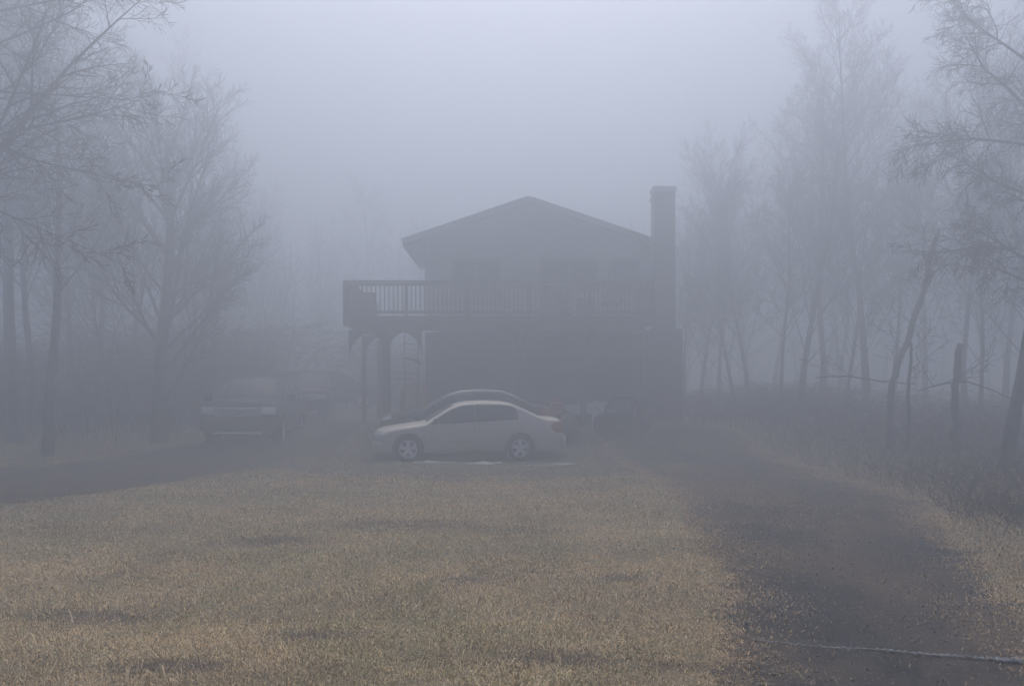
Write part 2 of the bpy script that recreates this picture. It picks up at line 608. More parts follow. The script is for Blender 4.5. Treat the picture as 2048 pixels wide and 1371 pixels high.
# weeds in the gravel, and tall brown weeds on the banks
N = 90000
x = nrs.uniform(.8, 6.8, N); y = 4 + nrs.rand(N) ** 1.2 * 20
l_, r_ = redge(y)
k = in_right(x, y) & (nrs.rand(N) < .10 + .8 * ss(.75, .05, np.minimum(x - l_, (r_ - x) * 1.2) + (fbm(x * 2, y, 171) - .5)) + ss(.47, .66, fbm(x * .8, y * .35, 131, 4)) * .8)
x, y = x[k], y[k]; N = len(x)
r = nrs.rand(N)[:, None]
l_, r_ = redge(y)
eg = ss(.9, .1, np.minimum(x - l_, r_ - x))[:, None]
dy = (BROWN[None] * 1.1 * r + np.array([.34, .27, .185])[None] * (1 - r)) * (1 - eg) + (BROWN[None] * 1.2 * r + TAN[None] * (1 - r)) * eg
dy = dy * (.75 + .5 * nrs.rand(N)[:, None])
g = blades('weeds', x, y, .018 + .03 * nrs.rand(N), .004 + .0008 * y, 1.0 + .6 * nrs.rand(N), dy, M['grass'], z0=.016)
tag(g, 'short brown weeds creeping over the right gravel drive', 'weeds', kind='stuff')

# dead leaves: curled little four-point faces
N = 22000
x = np.concatenate([nrs.uniform(.6, 7.5, 18000), nrs.uniform(-5, 3, 4000)]); y = np.concatenate([4 + nrs.rand(18000) ** 1.0 * 16, 4 + nrs.rand(4000) * 12])
keepl = (np.abs(x) < y * .62 + .3) & ((fbm(x * 1.5, y * 1.1, 141) > .54) | (nrs.rand(N) < .12)) & (in_right(x, y) | (nrs.rand(N) < .35))
x, y = x[keepl], y[keepl]; N = len(x)
z = ground_z(x, y) + .022 + .01 * nrs.rand(N)
a = nrs.rand(N) * 6.283; sz = .006 + .012 * nrs.rand(N)
V = np.empty((N, 4, 3))
for q in range(4):
    rr = sz * (1.0 if q % 2 == 0 else .6)
    V[:, q] = np.stack([x + np.cos(a + q * 1.571) * rr, y + np.sin(a + q * 1.571) * rr, z + (nrs.rand(N) - .3) * sz * .6], -1)
F = (np.arange(N)[:, None] * 4 + np.array([[0, 1, 2, 3]]))
o = np_mesh('dead_leaves', V.reshape(-1, 3), F, M['leaf'], smooth=False)
ca = o.data.color_attributes.new('dye', 'FLOAT_COLOR', 'POINT')
col = np.ones((N, 4, 4), dtype=np.float32)
r = nrs.rand(N)[:, None]
col[:, :, :3] = ((np.array([.13, .075, .045])[None] * r + np.array([.20, .15, .10])[None] * (1 - r)) * (.8 + .5 * nrs.rand(N)[:, None]))[:, None, :]
ca.data.foreach_set('color', col.ravel())
tag(o, 'curled brown dead leaves strewn over gravel and lawn edge', 'leaves', kind='stuff')

# small stones in the gravel
N = 5000
x = nrs.uniform(.8, 6.8, N); y = 4 + nrs.rand(N) ** 1.5 * 14
k = in_right(x, y)
x, y = x[k], y[k]; N = len(x)
z = ground_z(x, y) + .014
s_ = .004 + .012 * nrs.rand(N) ** 2.5
base = np.array([[1, 0, 0], [0, 1, 0], [-1, 0, 0], [0, -1, 0], [0, 0, .7], [0, 0, -.7]])
V = base[None] * (s_[:, None, None]) * (.7 + .6 * nrs.rand(N, 6, 1)) + np.stack([x, y, z + s_ * .4], -1)[:, None, :]
tri = np.array([[0, 1, 4], [1, 2, 4], [2, 3, 4], [3, 0, 4], [1, 0, 5], [2, 1, 5], [3, 2, 5], [0, 3, 5]])
F = (np.arange(N)[:, None, None] * 6 + tri[None]).reshape(-1, 3)
M['pebble'] = mat('grey_pebble', (.10, .10, .103), .9, col2=(.17, .165, .16), scale=14)
tag(np_mesh('gravel', V.reshape(-1, 3), F, M['pebble'], smooth=False), 'loose grey stones on the right drive', 'gravel', kind='stuff')


# ------------------------------------------------------------------ trees
def norm(v):
    l = math.sqrt(v[0] * v[0] + v[1] * v[1] + v[2] * v[2]) or 1
    return (v[0] / l, v[1] / l, v[2] / l)


def grow(rn, mbs, p, d, L, r, lvl, T):
    """recursive limb: mbs[0] takes trunk and limbs, mbs[1] the twigs"""
    nseg = T['seg'][lvl]
    pts = [p]; rad = [r]
    tip = T['tip'][lvl]
    dirs = [d]
    w_ = T['wander'][lvl]; tr = T['trop'][lvl]
    for i in range(nseg):
        d = norm((d[0] + rn.gauss(0, w_), d[1] + rn.gauss(0, w_), d[2] + rn.gauss(0, w_) + tr))
        p = (p[0] + d[0] * L / nseg, p[1] + d[1] * L / nseg, p[2] + d[2] * L / nseg)
        pts.append(p); dirs.append(d)
        rad.append(max(T['min'], r * (1 - (1 - tip) * (i + 1) / nseg)))
    if lvl == 0:
        rad[0] *= 1.35
    sides = (9, 6, 4, 3, 3, 3)[lvl]
    (mbs[0] if lvl < T['solid'] else mbs[1]).tube(pts, rad, sides, cap=lvl < 2)
    if lvl + 1 >= len(T['seg']): return
    n = T['n'][lvl]
    n = max(1, int(n * (0.8 + .4 * rn.random())))
    az = rn.random() * 6.283
    for k in range(n):
        t = T['from'][lvl] + (1 - T['from'][lvl]) * ((k + rn.random()) / n)
        t = min(t, .995)
        i = int(t * nseg); f = t * nseg - i
        a, b = pts[i], pts[i + 1]
        q = (a[0] + (b[0] - a[0]) * f, a[1] + (b[1] - a[1]) * f, a[2] + (b[2] - a[2]) * f)
        dd = dirs[i + 1]
        az += 2.4 + rn.gauss(0, .4)
        ang = R(T['ang'][lvl]) * (.75 + .5 * rn.random())
        if abs(dd[2]) < .95: u_ = norm((dd[1], -dd[0], 0))
        else: u_ = (1, 0, 0)
        v_ = (dd[1] * u_[2] - dd[2] * u_[1], dd[2] * u_[0] - dd[0] * u_[2], dd[0] * u_[1] - dd[1] * u_[0])
        ca, sa = math.cos(az), math.sin(az)
        cg, sg = math.cos(ang), math.sin(ang)
        nd = norm(tuple(dd[j] * cg + (u_[j] * ca + v_[j] * sa) * sg for j in range(3)))
        rr = rad[i] * (1 - f) + rad[i + 1] * f
        Lc = L * T['ratio'][lvl] * (1 - T['short'][lvl] * (t - T['from'][lvl]) / (1.0001 - T['from'][lvl])) * (.7 + .5 * rn.random())
        grow(rn, mbs, q, nd, Lc, max(T['min'], min(rr * .75, r * T['rr'][lvl])), lvl + 1, T)


SPREAD = dict(seg=(7, 6, 4, 3, 2), tip=(.2, .1, .3, .5, .6), wander=(.06, .10, .12, .12, .10), trop=(.03, .10, .07, .04, .02), n=(14, 10, 9, 5), ang=(48, 40, 38, 32), ratio=(.62, .48, .42, .62), short=(.45, .5, .5, .4), rr=(.34, .40, .5, .6), min=.0042, solid=2)
SPREAD['from'] = (.28, .2, .15, .1)
VASE = dict(SPREAD, n=(19, 13, 10, 5), ang=(40, 30, 34, 30), ratio=(.56, .44, .42, .62), trop=(.03, .07, .06, .04, .02), wander=(.05, .07, .10, .12, .10), rr=(.27, .38, .5, .6))
VASE['from'] = (.22, .25, .15, .1)
TALL = dict(SPREAD, n=(30, 12, 8, 4), ang=(42, 36, 36, 32), ratio=(.30, .42, .42, .6), short=(.5, .5, .5, .4), rr=(.22, .4, .5, .6), trop=(.02, .10, .05, .03, .0))
TALL['from'] = (.30, .2, .15, .1)
WEEP = dict(SPREAD, n=(17, 12, 10, 5), ang=(58, 42, 42, 32), ratio=(.36, .42, .42, .7), short=(.5, .4, .4, .3), trop=(.02, .02, -.06, -.12, -.12), wander=(.05, .10, .13, .14, .12), min=.0032)
WEEP['from'] = (.25, .2, .12, .1)
SCRAG = dict(SPREAD, seg=(8, 5, 3, 2), n=(14, 7, 5), ang=(55, 45, 42), ratio=(.26, .45, .5), short=(.4, .4, .4), rr=(.32, .45, .5))
SCRAG['from'] = (.35, .2, .1)


def tree(name, x, y, H, r, T, seed, label, group=None, lean=(0, 0), bark='bark', extra=None, up=1.0):
    rn = random.Random(seed)
    root = empty(name, (x, y, gz(x, y) - .08), 0, label, 'tree', group)
    a, b = MB(), MB()
    grow(rn, (a, b), (0, 0, 0), norm((lean[0], lean[1], 1)), H, r, 0, T)
    if extra:
        for (p, d, L, rr) in extra:
            grow(rn, (a, b), p, norm(d), L, rr, 1, T)
    a.build('trunk', M[bark], root, smooth=True)
    b.build('crown', M['twig'], root, smooth=True)
    root.scale = (up, up, up)
    return root


def copy_tree(src, x, y, s, rz, label, group=None, sz=None):
    o = src.copy(); C.collection.objects.link(o)
    o.location = (x, y, gz(x, y) - .08); o.scale = (s, s, sz or s); o.rotation_euler = (0, 0, rz)
    o['label'] = label
    if group: o['group'] = group
    elif 'group' in o.keys(): del o['group']
    for ch in list(src.children):
        c = ch.copy(); C.collection.objects.link(c); c.parent = o
    return o


# left of the picture: the near tree whose trunk stands just outside
near_l = dict(SPREAD, n=(2, 13, 9, 5), ratio=(.30, .36, .42, .62), tip=(.3, .06, .15, .4, .6), trop=(.02, .012, .01, .01, .01), ang=(50, 40, 38, 32), wander=(.05, .07, .12, .13, .10), min=.0034)
near_l['from'] = (.5, .12, .1, .1)
tx, ty = -9.6, 14.2
b0 = gz(tx, ty) - .08


def aim(px, py, D, tx, ty, b0, hz):
    p = P(px, py, D)
    return (p.x - tx, p.y - ty, p.z - b0 - hz)


tree('maple_tree', tx, ty, 9.5, .15, near_l, 5, 'near bare tree outside the left edge reaching long level branches into view', up=1.22, extra=[
    ((0, 0, 3.5), (.80, .05, 1.0), 4.6, .058), ((0, 0, 3.2), (.95, -.1, 1.05), 4.6, .040), ((0, 0, 4.65), (1, .1, .10), 3.2, .024),
    ((0, 0, 5.35), (1, -.1, .03), 3.0, .022), ((0, 0, 5.75), (1, .1, .06), 3.1, .024), ((0, 0, 6.3), (1, -.15, .10), 3.4, .026), ((0, 0, 4.3), (1, 0, -.40), 3.0, .020), ((0, 0, 4.9), (1, .15, -.30), 3.2, .020), ((0, 0, 6.6), (1, .1, .25), 3.4, .025)])
tree('ash_tree', P(30, 0, 24).x, 24, 14.0, .18, TALL, 12, 'thick straight trunk nearest the left edge behind the near branches', lean=(.03, 0), group='trees in the wood on the left')
tree('ash_tree', P(95, 0, 22).x, 22, 13, .12, TALL, 22, 'slender straight trunk second from the left edge', lean=(.03, 0), group='trees in the wood on the left')
tree('maple_tree', P(318, 0, 25).x, 25, 8.8, .22, VASE, 36, 'broad bare maple with rising limbs behind the dark front facing car', lean=(.05, 0), extra=[((.1, 0, 1.2), (.60, .1, .8), 3.8, .07), ((.1, 0, 3.4), (1, 0, .70), 3.7, .06), ((.1, 0, 2.6), (.8, .2, .9), 3.8, .06), ((0, 0, 3.0), (-.8, 0, .9), 3.6, .07), ((.05, 0, 2.6), (.2, .3, 1), 4.6, .08)])
CROWN = dict(VASE, n=(30, 12, 9, 4), ang=(34, 30, 34, 30), ratio=(.55, .42, .40, .6), rr=(.2, .4, .5, .6))
CROWN['from'] = (.14, .2, .15, .1)
far_a = tree('maple_tree', P(200, 0, 35).x, 35, 13.0, .12, TALL, 41, 'faint tall tree in fog between the slender trunk and broad maple', group='trees in the wood on the left')
far_b = tree('oak_tree', P(1600, 0, 30).x, 30, 10.5, .11, CROWN, 51, 'dim tree with leaning double trunk left of the leaning snag', lean=(.12, 0), group='trees in the wood on the right')
far_c = tree('birch_tree', P(1735, 0, 31).x, 31, 14.0, .13, TALL, 61, 'tallest ghostly tree on the right rising above the snag', lean=(.02, 0), group='trees in the wood on the right')
# the big birch at the right edge
tx, ty = P(2008, 0, 16.0).x, 16.0
BR = dict(WEEP, n=(20, 13, 10, 5), ratio=(.17, .45, .45, .75))
BR['from'] = WEEP['from']
tree('birch_tree', tx, ty, 10.5, .095, BR, 70, 'near birch at the right edge with drooping fine twigs', up=1.17, lean=(.13, 0), extra=[
    ((.45, 0, 4.3), (-1, -.1, .40), 1.9, .026), ((.55, 0, 5.1), (-1, .1, .25), 2.3, .028), ((.2, 0, 3.5), (-1, .2, .2), 1.5, .022), ((.35, 0, 5.7), (-.9, 0, .6), 1.8, .028), ((.3, 0, 3.0), (-.9, -.3, .3), 1.3, .02), ((.4, 0, 6.4), (-.9, .2, .7), 1.7, .025)])

GL, GR = 'trees in the wood on the left', 'trees in the wood on the right'
copies = [
    (far_a, 10, 30, .95, 1.0, 'faint foggy tree deep behind the leftmost trunk', GL),
    (far_b, 150, 29, 1.0, 2.1, 'misty tree right behind the slender left trunk', GL),
    (far_a, 60, 24, .85, 4.0, 'thin tree standing between the two dark left trunks', GL),
    (far_b, 250, 31, 1.05, .7, 'blurred tree just left behind the broad maple', GL),
    (far_c, 420, 37, .75, 2.2, 'almost invisible tree behind the right side of the broad maple', GL),
    (far_b, 540, 40, .80, 4.4, 'faint low tree in fog between maple and deck', GL),
    (far_a, 640, 46, .7, 3.3, 'barely visible tree beyond the vehicles left of the house', GL),
    (far_c, 760, 50, .85, .4, 'faint shadow of a tree behind the left end of the deck', GL),
    (far_a, 860, 52, .80, 5.4, 'faint shadow of a tree behind the left roof slope', GL),
    (far_b, 1400, 33, .78, .2, 'foggy tree right beside the chimney', GR),
    (far_a, 1440, 33, .68, 1.3, 'second foggy tree to the right of the chimney', GR),
    (far_b, 1500, 31, .80, 3.0, 'third foggy tree to the right of the chimney', GR),
    (far_b, 1545, 38, 1.0, 5.2, 'dim far tree behind the double trunked tree', GR),
    (far_a, 1645, 29, .90, 2.7, 'straight tree between the double trunk and the tallest tree', GR),
    (far_c, 1680, 37, .70, 4.9, 'faint far crown left behind the tallest right tree', GR),
    (far_b, 1850, 32, .95, 3.9, 'foggy tree behind the leaning snag', GR),
    (far_a, 1930, 27, .78, .9, 'foggy tree behind the short upright stub', GR),
    (far_c, 2010, 30, .80, 1.9, 'foggy tree behind the near birch trunk', GR),
    (far_b, 2100, 22, .9, 2.9, 'foggy tree at the right edge behind the birch', GR),
    (far_b, 1370, 31, .58, 1.1, 'small bushy tree in fog close to the chimney base', GR),
    (far_b, 1470, 29, .60, 2.4, 'low bushy tree before the foggy trunks right of the chimney', GR),
    (far_c, 1560, 27, .52, 3.6, 'young tree low in front of the double trunked tree', GR),
    (far_b, 1690, 28, .62, 5.0, 'young bushy tree below the tallest right tree', GR),
    (far_a, 1790, 29, .60, .6, 'slim young tree in fog behind the foot of the dead tree', GR),
    (far_b, 1960, 25, .62, 4.1, 'young bushy tree behind the arching branch', GR),
    (far_b, 440, 31, .62, 1.9, 'young bushy tree behind the roof of the front facing vehicle', GL),
    (far_b, 230, 25, .60, 3.1, 'young bushy tree in the brush left of the broad maple', GL),
    (far_a, -60, 22, .9, 2.6, 'foggy tree at the left edge behind the near branches', GL),
]
for (src, px, D, s, rz, lab, grp) in copies:
    D *= 1.10
    copy_tree(src, P(px, 0, D).x, D, s * 1.06, rz, lab, grp)
# the far wood, closing the view (only a darker fog)
wood = MB()
rn = random.Random(99)
for k in range(230):
    a = rn.uniform(R(-62), R(62)); d = rn.uniform(48, 75)
    x, y = math.sin(a) * d, math.cos(a) * d
    if abs(x) < 10 and y < 50: continue
    z = gz(x, y) - .1; H = rn.uniform(7, 11); r = rn.uniform(.08, .2)
    pts = [(x, y, z)]
    for i in range(5): pts.append((pts[-1][0] + rn.gauss(0, .2), pts[-1][1], pts[-1][2] + H / 5))
    wood.tube(pts, [r, r * .85, r * .7, r * .5, r * .3, .02], 4)
    for i in range(26):
        t = rn.uniform(.25, .98); zz = z + H * t; L = (1.1 - t) * rn.uniform(2, 4); az = rn.random() * 6.283
        q = (x + math.cos(az) * L, y + math.sin(az) * L, zz + L * .7)
        wood.tube([(x, y, zz), ((x + q[0]) / 2, (y + q[1]) / 2, zz + L * .3), q], [.045, .03, .015], 3, cap=False)
tag(wood.build('far_wood', M['bark']), 'distant bare wood lost in the fog behind the house', 'wood', kind='stuff')


# undergrowth: arching stems and side twigs
def thicket(name, spots, n, hmin, hmax, seed, label, dye, cat='undergrowth', r0=.006, spread=1.0):
    rn = random.Random(seed)
    b = MB()
    for k in range(n):
        s_ = rn.choice(spots)
        x = rn.gauss(s_[0], s_[2]); y = rn.gauss(s_[1], s_[3])
        if -4.6 > x > -9 and 21 < y < 31: continue
        if in_right(np.array([x]), np.array([y]))[0]: continue
        if x < -4.6 and y < 24: continue
        z = gz(x, y) - .02
        h = rn.uniform(hmin, hmax) * s_[4]
        az = rn.random() * 6.283; ln = rn.uniform(.1, .8) * h * spread
        dx, dyy = math.cos(az), math.sin(az)
        p1 = (x + dx * ln * .25, y + dyy * ln * .25, z + h * .5)
        p2 = (x + dx * ln * .65, y + dyy * ln * .65, z + h * .88)
        p3 = (x + dx * ln, y + dyy * ln, z + h * rn.uniform(.85, 1.05))
        b.tube([(x, y, z), p1, p2, p3], [r0 * 1.6, r0 * 1.2, r0, r0 * .6], 3, cap=False)
        for j in range(6):
            t = rn.random(); q = [p1[i] + (p2[i] - p1[i]) * t for i in range(3)] if rn.random() < .6 else [p2[i] + (p3[i] - p2[i]) * t for i in range(3)]
            a2 = rn.random() * 6.283; l2 = rn.uniform(.12, .4) * h * .6
            b.tube([tuple(q), (q[0] + math.cos(a2) * l2, q[1] + math.sin(a2) * l2, q[2] + l2 * rn.uniform(-.2, .7))], [r0 * .8, r0 * .5], 3, cap=False)
    return tag(b.build(name, dye), label, cat, kind='stuff')


M['stem'] = mat('dead_stems', (.085, .058, .042), .9, col2=(.055, .045, .038), scale=3)
M['stem2'] = mat('grey_stems', (.09, .068, .050), .9, col2=(.15, .115, .08), scale=3)
thicket('undergrowth', [(-14, 28, 2.4, 1.2, 1.2), (-11.2, 30, 1.6, 1.3, 1.45), (-17.5, 26, 2, 1.2, 1.1), (-9.8, 31, 1.4, 1.2, 1.5), (-4.6, 38, 2.2, 1, 1.3),], 5200, .7, 2.4, 3, 'tangled brown brush along the left edge of the wood', M['stem'], r0=.0055, spread=1.8)
thicket('undergrowth', [(11, 20, 2.5, 1.6, .8), (9.5, 24, 2, 1.5, .9), (8.5, 28, 1.5, 1.5, 1.0), (13, 22, 2, 2, 1.2), (7.8, 31, 2, 1.5, 1.1)], 5200, .25, 1.0, 4, 'low grey brown brush at the foot of the right hand trees', M['stem2'], r0=.0045, spread=2.2)
thicket('undergrowth', [(6.6, 10.5, .5, 1.2, .55), (8, 13, 1.2, 1.6, .8), (9, 16, 1.4, 1.5, .8)], 3500, .10, .5, 5, 'short brown weeds on the bank beside the right drive', M['stem'], r0=.003, spread=2.0)

# bank grass on the right
N = 22000
x = nrs.uniform(3.5, 11, N); y = nrs.uniform(6, 20, N)
_, r_ = redge(y)
k = (x > r_ + .05) & (x < y * .62 + .5)
x, y = x[k], y[k]; N = len(x)
r = nrs.rand(N)[:, None]
dy = (TAN[None] * r * .7 + BROWN[None] * (1 - r)) * (.5 + .8 * nrs.rand(N)[:, None])
g = blades('tall_grass', x, y, (.035 + .075 * nrs.rand(N)), .006 + .0007 * y, .8 + .6 * nrs.rand(N), dy, M['grass'])
tag(g, 'ragged tan grass on the bank right of the drive', 'tall grass', kind='stuff')


# custom dead wood on the right
def limb(name, path, radii, label, cat, sides=8, twigs=None, m='bark', seed=1):
    p0 = Vector(path[0])
    root = empty(name, p0, 0, label, cat)
    rn = random.Random(seed)
    pts = [tuple(Vector(p) - p0) for p in path]
    # resample with wobble
    q, rr = [], []
    for i in range(len(pts) - 1):
        for k in range(3):
            t = k / 3
            q.append(tuple(pts[i][j] * (1 - t) + pts[i + 1][j] * t + rn.gauss(0, radii[i] * .18) for j in range(3)))
            rr.append((radii[i] * (1 - t) + radii[i + 1] * t) * rn.uniform(.93, 1.08))
    q.append(pts[-1]); rr.append(radii[-1])
    MB().tube(q, rr, sides).build('trunk', M[m], root, smooth=True)
    if twigs:
        T = dict(SPREAD, seg=(4, 3, 2), n=(5, 4), ang=(45, 45), ratio=(.5, .5), short=(.4, .4), trop=(.03, .03, 0), solid=9, min=.004)
        T['from'] = (.15, .1)
        for k in range(twigs):
            i = rn.randrange(len(q) // 4, len(q))
            az = rn.random() * 6.283
            b = MB()
            grow(rn, (b, b), q[i], norm((math.cos(az), math.sin(az), .5)), rn.uniform(.6, 1.4), .008, 0, T)
            b.build('twig', M['twig'], root)
    return root


Dn = 21.5
limb('dead_tree', [P(1778, 905, Dn), P(1780, 850, Dn), P(1782, 780, Dn), P(1792, 735, Dn), P(1812, 690, Dn), P(1832, 625, Dn), P(1850, 575, Dn), P(1858, 545, Dn), P(1852, 515, Dn), P(1846, 500, Dn)],
     [.12, .09, .085, .08, .08, .078, .075, .075, .06, .03], 'dead leaning tree with a crooked broken top on the right', 'dead tree', twigs=9, seed=4)
limb('broken_bough', [P(1856, 530, Dn - .1), P(1866, 495, Dn - .1), P(1878, 458, Dn - .1)], [.09, .07, .045], 'short bough sticking up from the broken top of the leaning dead tree', 'bough', seed=5)
limb('snag', [P(1912, 900, 19), P(1912, 850, 19), P(1910, 790, 19), P(1914, 740, 19), P(1922, 688, 19)], [.11, .09, .085, .085, .075], 'short broken off upright stub of a trunk near the right birch', 'snag', seed=6)
limb('sapling', [P(1818, 890, 20), P(1816, 800, 20), P(1820, 740, 20), P(1823, 685, 20)], [.05, .045, .04, .03], 'thin upright stem just right of the leaning dead tree', 'sapling', twigs=4, seed=7)
limb('fallen_branch', [P(1630, 756, 21), P(1660, 752, 21), P(1700, 752, 21), P(1760, 762, 21), P(1830, 768, 21)], [.012, .020, .022, .02, .014], 'bent branch caught across the trunks left of the dead tree', 'branch', sides=6, twigs=3, seed=8)
limb('fallen_branch', [P(1835, 782, 19), P(1858, 774, 19), P(1890, 766, 19), P(1935, 763, 19), P(1980, 778, 19), P(2030, 800, 19)], [.010, .016, .018, .018, .015, .010], 'thin arching branch curving over right of the dead tree', 'branch', sides=6, twigs=3, seed=9)
pp = P(1800, 858, 20.3)
limb('fallen_log', [P(1785, 845, 20.3), P(1798, 856, 20.2), P(1808, 872, 20.1)], [.06, .07, .05], 'short pale broken log at the foot of the dead tree', 'log', m='stone', seed=10)


def stone(px, py, D, s, label, m='stone', name='stone', cat='stone', group=None, flat=.5):
    p = P(px, py, D)
    rn = random.Random(int(px * 7 + py))
    bm = bmesh.new()
    bmesh.ops.create_icosphere(bm, subdivisions=2, radius=1)
    for v in bm.verts:
        k = rn.uniform(.75, 1.2)
        v.co = Vector((v.co.x * s * 1.4 * k, v.co.y * s * k, v.co.z * s * flat * k))
    me = bpy.data.meshes.new(name); bm.to_mesh(me); bm.free()
    me.materials.append(M[m])
    o = bpy.data.objects.new(name, me); C.collection.objects.link(o)
    o.location = (p.x, p.y, gz(p.x, p.y) + s * flat * .5)
    return tag(o, label, cat, group)


stone(1714, 866, 24, .10, 'small pale stone at the wood edge left of the dead tree')
stone(1931, 866, 19.0, .09, 'small pale stone below the short trunk stub')
stone(1843, 941, 16.5, .045, 'tiny white scrap of litter beside the top of the right drive', 'white_sheet', 'litter', 'litter')
stone(1916, 959, 15.2, .05, 'tiny flat pale scrap of litter on the right bank', 'white_sheet', 'litter', 'litter', flat=.25)
stone(1426, 903, 21.5, .045, 'tiny pale scrap where the drive fades towards the chimney', 'white_sheet', 'litter', 'litter')
stone(864, 932, 20.0, .06, 'small pale lump in the grass in front of the crumpled sheet', 'white_sheet', 'litter', 'litter')
stone(30, 832, 24, .10, 'small pale stone in the brush at the left edge')
stone(1676, 1335, 4.95, .022, 'small flat pale stone in the gravel below the rope', 'stone', flat=.4)
stone(1518, 1344, 4.85, .02, 'small grey stone near the lawn edge at the bottom of the drive', 'stone', flat=.4)

# crumpled pale sheet on the grass in front of the sedan
b = MB()
rn = random.Random(17)
rows = []
nn = 150
for i in range(nn):
    t = i / (nn - 1)
    x = -2.45 + t * 3.9
    yc = 20.28 + .10 * math.sin(t * 5) - .12 * ss(.5, .62, t) + .1 * ss(.7, 1, t)
    hh = (.020 + .035 * vn(np.array([t * 22]), np.array([0.]), 5)[0])
    if .56 < t < .66: hh *= .35
    if t < .1: hh *= .5
    hh *= .35 + 1.1 * vn(np.array([t * 9]), np.array([3.]), 8)[0]
    if vn(np.array([t * 13]), np.array([7.]), 12)[0] < .22: hh = .004
    row = []
    for j in range(7):
        s_ = j / 6 * 2 - 1
        row.append((x, yc + s_ * (.05 + .13 * vn(np.array([t * 15]), np.array([5.]), 9)[0]), gz(x, yc) - .012 + hh * (1.15 - s_ * s_) + rn.uniform(-.006, .010)))
    rows.append(row)
b.grid(rows)
o = b.build('plastic_sheet', M['white_sheet'])
tag(solid(o, .006), 'long crumpled pale sheet lying on the grass along the silver sedan', 'sheet')
stone(996, 922, 20.25, .075, 'white crumpled lump on the long sheet before the rear wheel', 'white_sheet', 'litter', 'litter', flat=.7)

# pale frayed rope across the drive
b = MB()
p0, p1 = P(1515, 1275, 1), P(2120, 1318, 1)
rn = random.Random(23)
pts, rad = [], []
y0 = 1.6 * 1750 / (1275 - 780); y1 = 1.6 * 1750 / (1318 - 780)
xa, xb = (1515 - 1024) / 1750 * y0, (2120 - 1024) / 1750 * y1
nn = 220
for i in range(nn):
    t = i / (nn - 1)
    x = xa + (xb - xa) * t; y = y0 + (y1 - y0) * t + .012 * math.sin(t * 19) + rn.gauss(0, .003)
    pts.append((x, y, gz(x, y) + .032 + rn.gauss(0, .002)))
    lump = .9 + .45 * math.sin(i * 1.25) + (.9 if .80 < t < .88 else 0)
    rad.append(max(.004, (.0085 if t > .42 else .0045 + .003 * t) * lump))
b.tube(pts, rad, 6)
tag(b.build('rope', M['rope'], smooth=False), 'pale frayed rope lying across the bottom of the right drive', 'rope')


